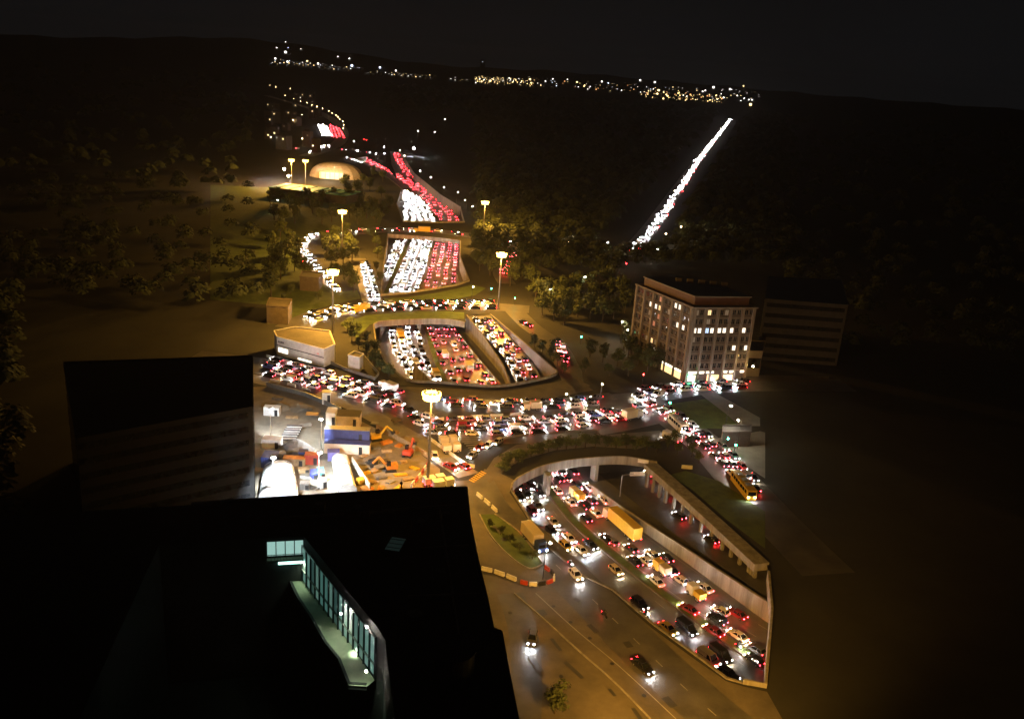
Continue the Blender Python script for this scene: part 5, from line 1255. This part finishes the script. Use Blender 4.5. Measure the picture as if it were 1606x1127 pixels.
def excavator(x, y, rz, label, m_):
    p = P(x, y, 0); t = thing('excavator', label, 'excavator', p, rz)
    for s in (-1, 1):
        mb = MB(); mb.box((0, s * 1.0, .42), (3.0, .5, .8), 0, 0, .85); put('track', mb.mesh('track', M['rubber']), t)
    mb = MB(); mb.box((-.3, 0, 1.35), (2.8, 2.3, .95)); mb.box((-1.4, 0, 1.5), (.8, 2.2, 1.1)); put('house', mb.mesh('house', m_), t)
    mb = MB(); mb.box((.55, .55, 2.3), (1.1, .95, 1.3), 0, 0, .9); put('cab', mb.mesh('cab', M['glass']), t)
    mb = MB(); mb.bar((.9, -.3, 1.5), (2.9, -.3, 4.0), .4, .5); mb.bar((2.9, -.3, 4.0), (4.6, -.3, 2.4), .35, .4); put('boom', mb.mesh('boom', m_), t)
    mb = MB(); mb.box((4.8, -.3, 1.75), (.8, .9, .9), 0, 0, 1.25); put('bucket', mb.mesh('bucket', M['dark']), t)
excavator(590, 690, R_(30), 'yellow excavator right of the blue roofed cabin', M['yellow'])
excavator(612, 738, R_(200), 'orange excavator in the middle of the amber yard', M['orange'])
excavator(640, 715, R_(80), 'dark red excavator near the right corner of the amber yard', M['red'])
rd = random.Random(14)
mats_ = [M['timber'], M['timber'], M['concrete'], M['metal'], M['yellow'], M['paving'], M['orange']]
yard = [(570, 715), (580, 726), (594, 715), (606, 708), (600, 724), (586, 740), (598, 750), (582, 756), (612, 756), (628, 745), (625, 700), (618, 680), (604, 672), (632, 725), (650, 735), (574, 742), (606, 695), (590, 703), (566, 728), (640, 752), (622, 765), (436, 625), (458, 655), (478, 668), (490, 650), (498, 740), (480, 750), (508, 752), (490, 765), (440, 712), (622, 660), (588, 664), (654, 712), (576, 768), (596, 766)]
nm_ = {0: 'timber beams', 1: 'timber beams', 2: 'concrete slabs', 3: 'steel sections', 4: 'yellow formwork', 5: 'stone slabs', 6: 'orange formwork'}
for i, (x, y) in enumerate(yard):
    mi = rd.randrange(len(mats_)); L = rd.uniform(1.6, 3.6); p = P(x, y, 0)
    t = thing('material_stack', f'stack of {nm_[mi]} lying on the building site', 'material stack', p, rd.uniform(-.6, 1.6), f'stacks of {nm_[mi]} on the building site')
    me = MB(); me.box((0, 0, .11), (L, .28, .2)); bm_ = me.mesh('beam', mats_[mi])
    for j in range(rd.randint(2, 3)):
        for k in range(rd.randint(3, 5)): put('beam', bm_, t, (rd.uniform(-.15, .15), -.7 + .36 * k, .22 * j), rd.uniform(-.06, .06))
# barrier blocks: every block is a thing
def blocks(px, L, gap, h, mats2, label, group, name='barrier_block', w_=.5):
    c = smooth(PP(px)); acc = 0.0; want = L / 2; k = 0
    ms = []
    for m_ in mats2:
        mb = MB(); mb.box((0, 0, h * .2), (L - .06, w_, h * .4)); mb.box((0, 0, h * .7), (L - .06, w_ * .55, h * .6)); ms.append(mb.mesh(name, m_))
    for a, b in zip(c, c[1:]):
        s = (b - a).length
        while acc + s >= want:
            q = a.lerp(b, (want - acc) / s)
            tag(put(name, ms[k % len(ms)], None, q, math.atan2(b.y - a.y, b.x - a.x)), label, 'barrier', group); k += 1; want += L + gap
        acc += s
W, RD = M['white'], M['red']
blocks([(676, 660), (740, 655), (800, 652), (835, 649)], 4.0, 2.2, .9, [W], 'long white concrete block in the row between the two ring roads', 'white blocks between the ring roads')
blocks([(424, 598), (445, 602), (470, 609), (500, 619)], 3.5, 2.8, .9, [W], 'pale block in the row along the service road', 'pale blocks along the service road')
blocks([(672, 688), (700, 708), (730, 729), (742, 733)], 2.2, .3, .9, [W], 'white barrier in the row from mast to corner', 'bright white barriers down to the corner')
blocks([(645, 764), (655, 752), (664, 740), (672, 727)], 2.2, .2, 1.1, [W, RD], 'red or white barrier beside the mast foot', 'red and white barriers at the mast foot')
blocks([(748, 776), (765, 790), (782, 806)], 2.6, 1.0, .9, [W], 'pinkish white barrier in the short row at the lawn tip', 'pale barriers at the lawn tip')
blocks([(755, 893), (775, 898), (795, 905), (812, 912)], 2.4, .5, .9, [W], 'bright white barrier in the row from the black building', 'bright barriers by the black building')
blocks([(816, 914), (835, 918), (855, 916), (868, 910), (866, 900), (857, 893)], 1.6, .3, .9, [RD, W, M['dark']], 'barrier in the curved row around the lawn point', 'barriers around the lawn point')
blocks([(780, 690), (820, 683), (870, 679), (930, 675)], 5.0, .5, .5, [M['pale']], 'low pale kerb block along the lower ring road', 'kerb blocks along the lower ring road')
blocks([(1000, 724), (1060, 733), (1110, 736)], 3.0, 9.0, 1.0, [W], 'white sign board lying along the arc verge', 'white boards along the arc verge')
wall([(552, 727), (565, 747), (580, 770)], 2.0, 0, .25, 'long pinkish hoarding between the tunnel tent and the amber yard', M['canvas'], name='hoarding', cat='hoarding')
wall([(590, 672), (640, 700), (678, 722)], 1.6, 0, .2, 'tan hoarding along the ramp above the amber yard', M['timber'], name='hoarding', cat='hoarding')
wall([(418, 606), (480, 622), (535, 646)], 1.5, 0, .2, 'grey hoarding between the service road and the earth works', M['metal'], name='hoarding', cat='hoarding')
simple_building([(1134, 668), (1178, 668), (1178, 678), (1134, 679)], 4.5, 'low dark shelter with a flat roof beside the red queue', 'shelter', M['roof'], M['roof'], 'shelter')

# things of a group that look alike are told apart by their order across the place
by = {}
for o in sc.objects:
    if o.get('category') and o.get('group') and o.get('label'): by.setdefault((o['group'], o['label']), []).append(o)
for (gname, lab), os_ in by.items():
    if len(os_) < 2 or len(lab.split()) > 12 or len(os_) > 60: continue
    os_.sort(key=lambda o: o.location.x)
    for i, o in enumerate(os_): o['label'] = f'{lab}, {ordinal(i)} from the left'
# ================================================================== HAZE
mb = MB(); mb.box((0, 2500, 105), (13000, 9000, 290))
hz = bpy.data.materials.new('haze'); hz.use_nodes = True
t_ = hz.node_tree; t_.nodes.remove(t_.nodes['Principled BSDF'])
pv = t_.nodes.new('ShaderNodeVolumePrincipled')
pv.inputs['Color'].default_value = (.85, .86, .88, 1); pv.inputs['Density'].default_value = .000042; pv.inputs['Anisotropy'].default_value = .35
t_.links.new(pv.outputs[0], t_.nodes['Material Output'].inputs['Volume'])
stuff(mb.build('haze', hz), 'thin night haze over the whole interchange')
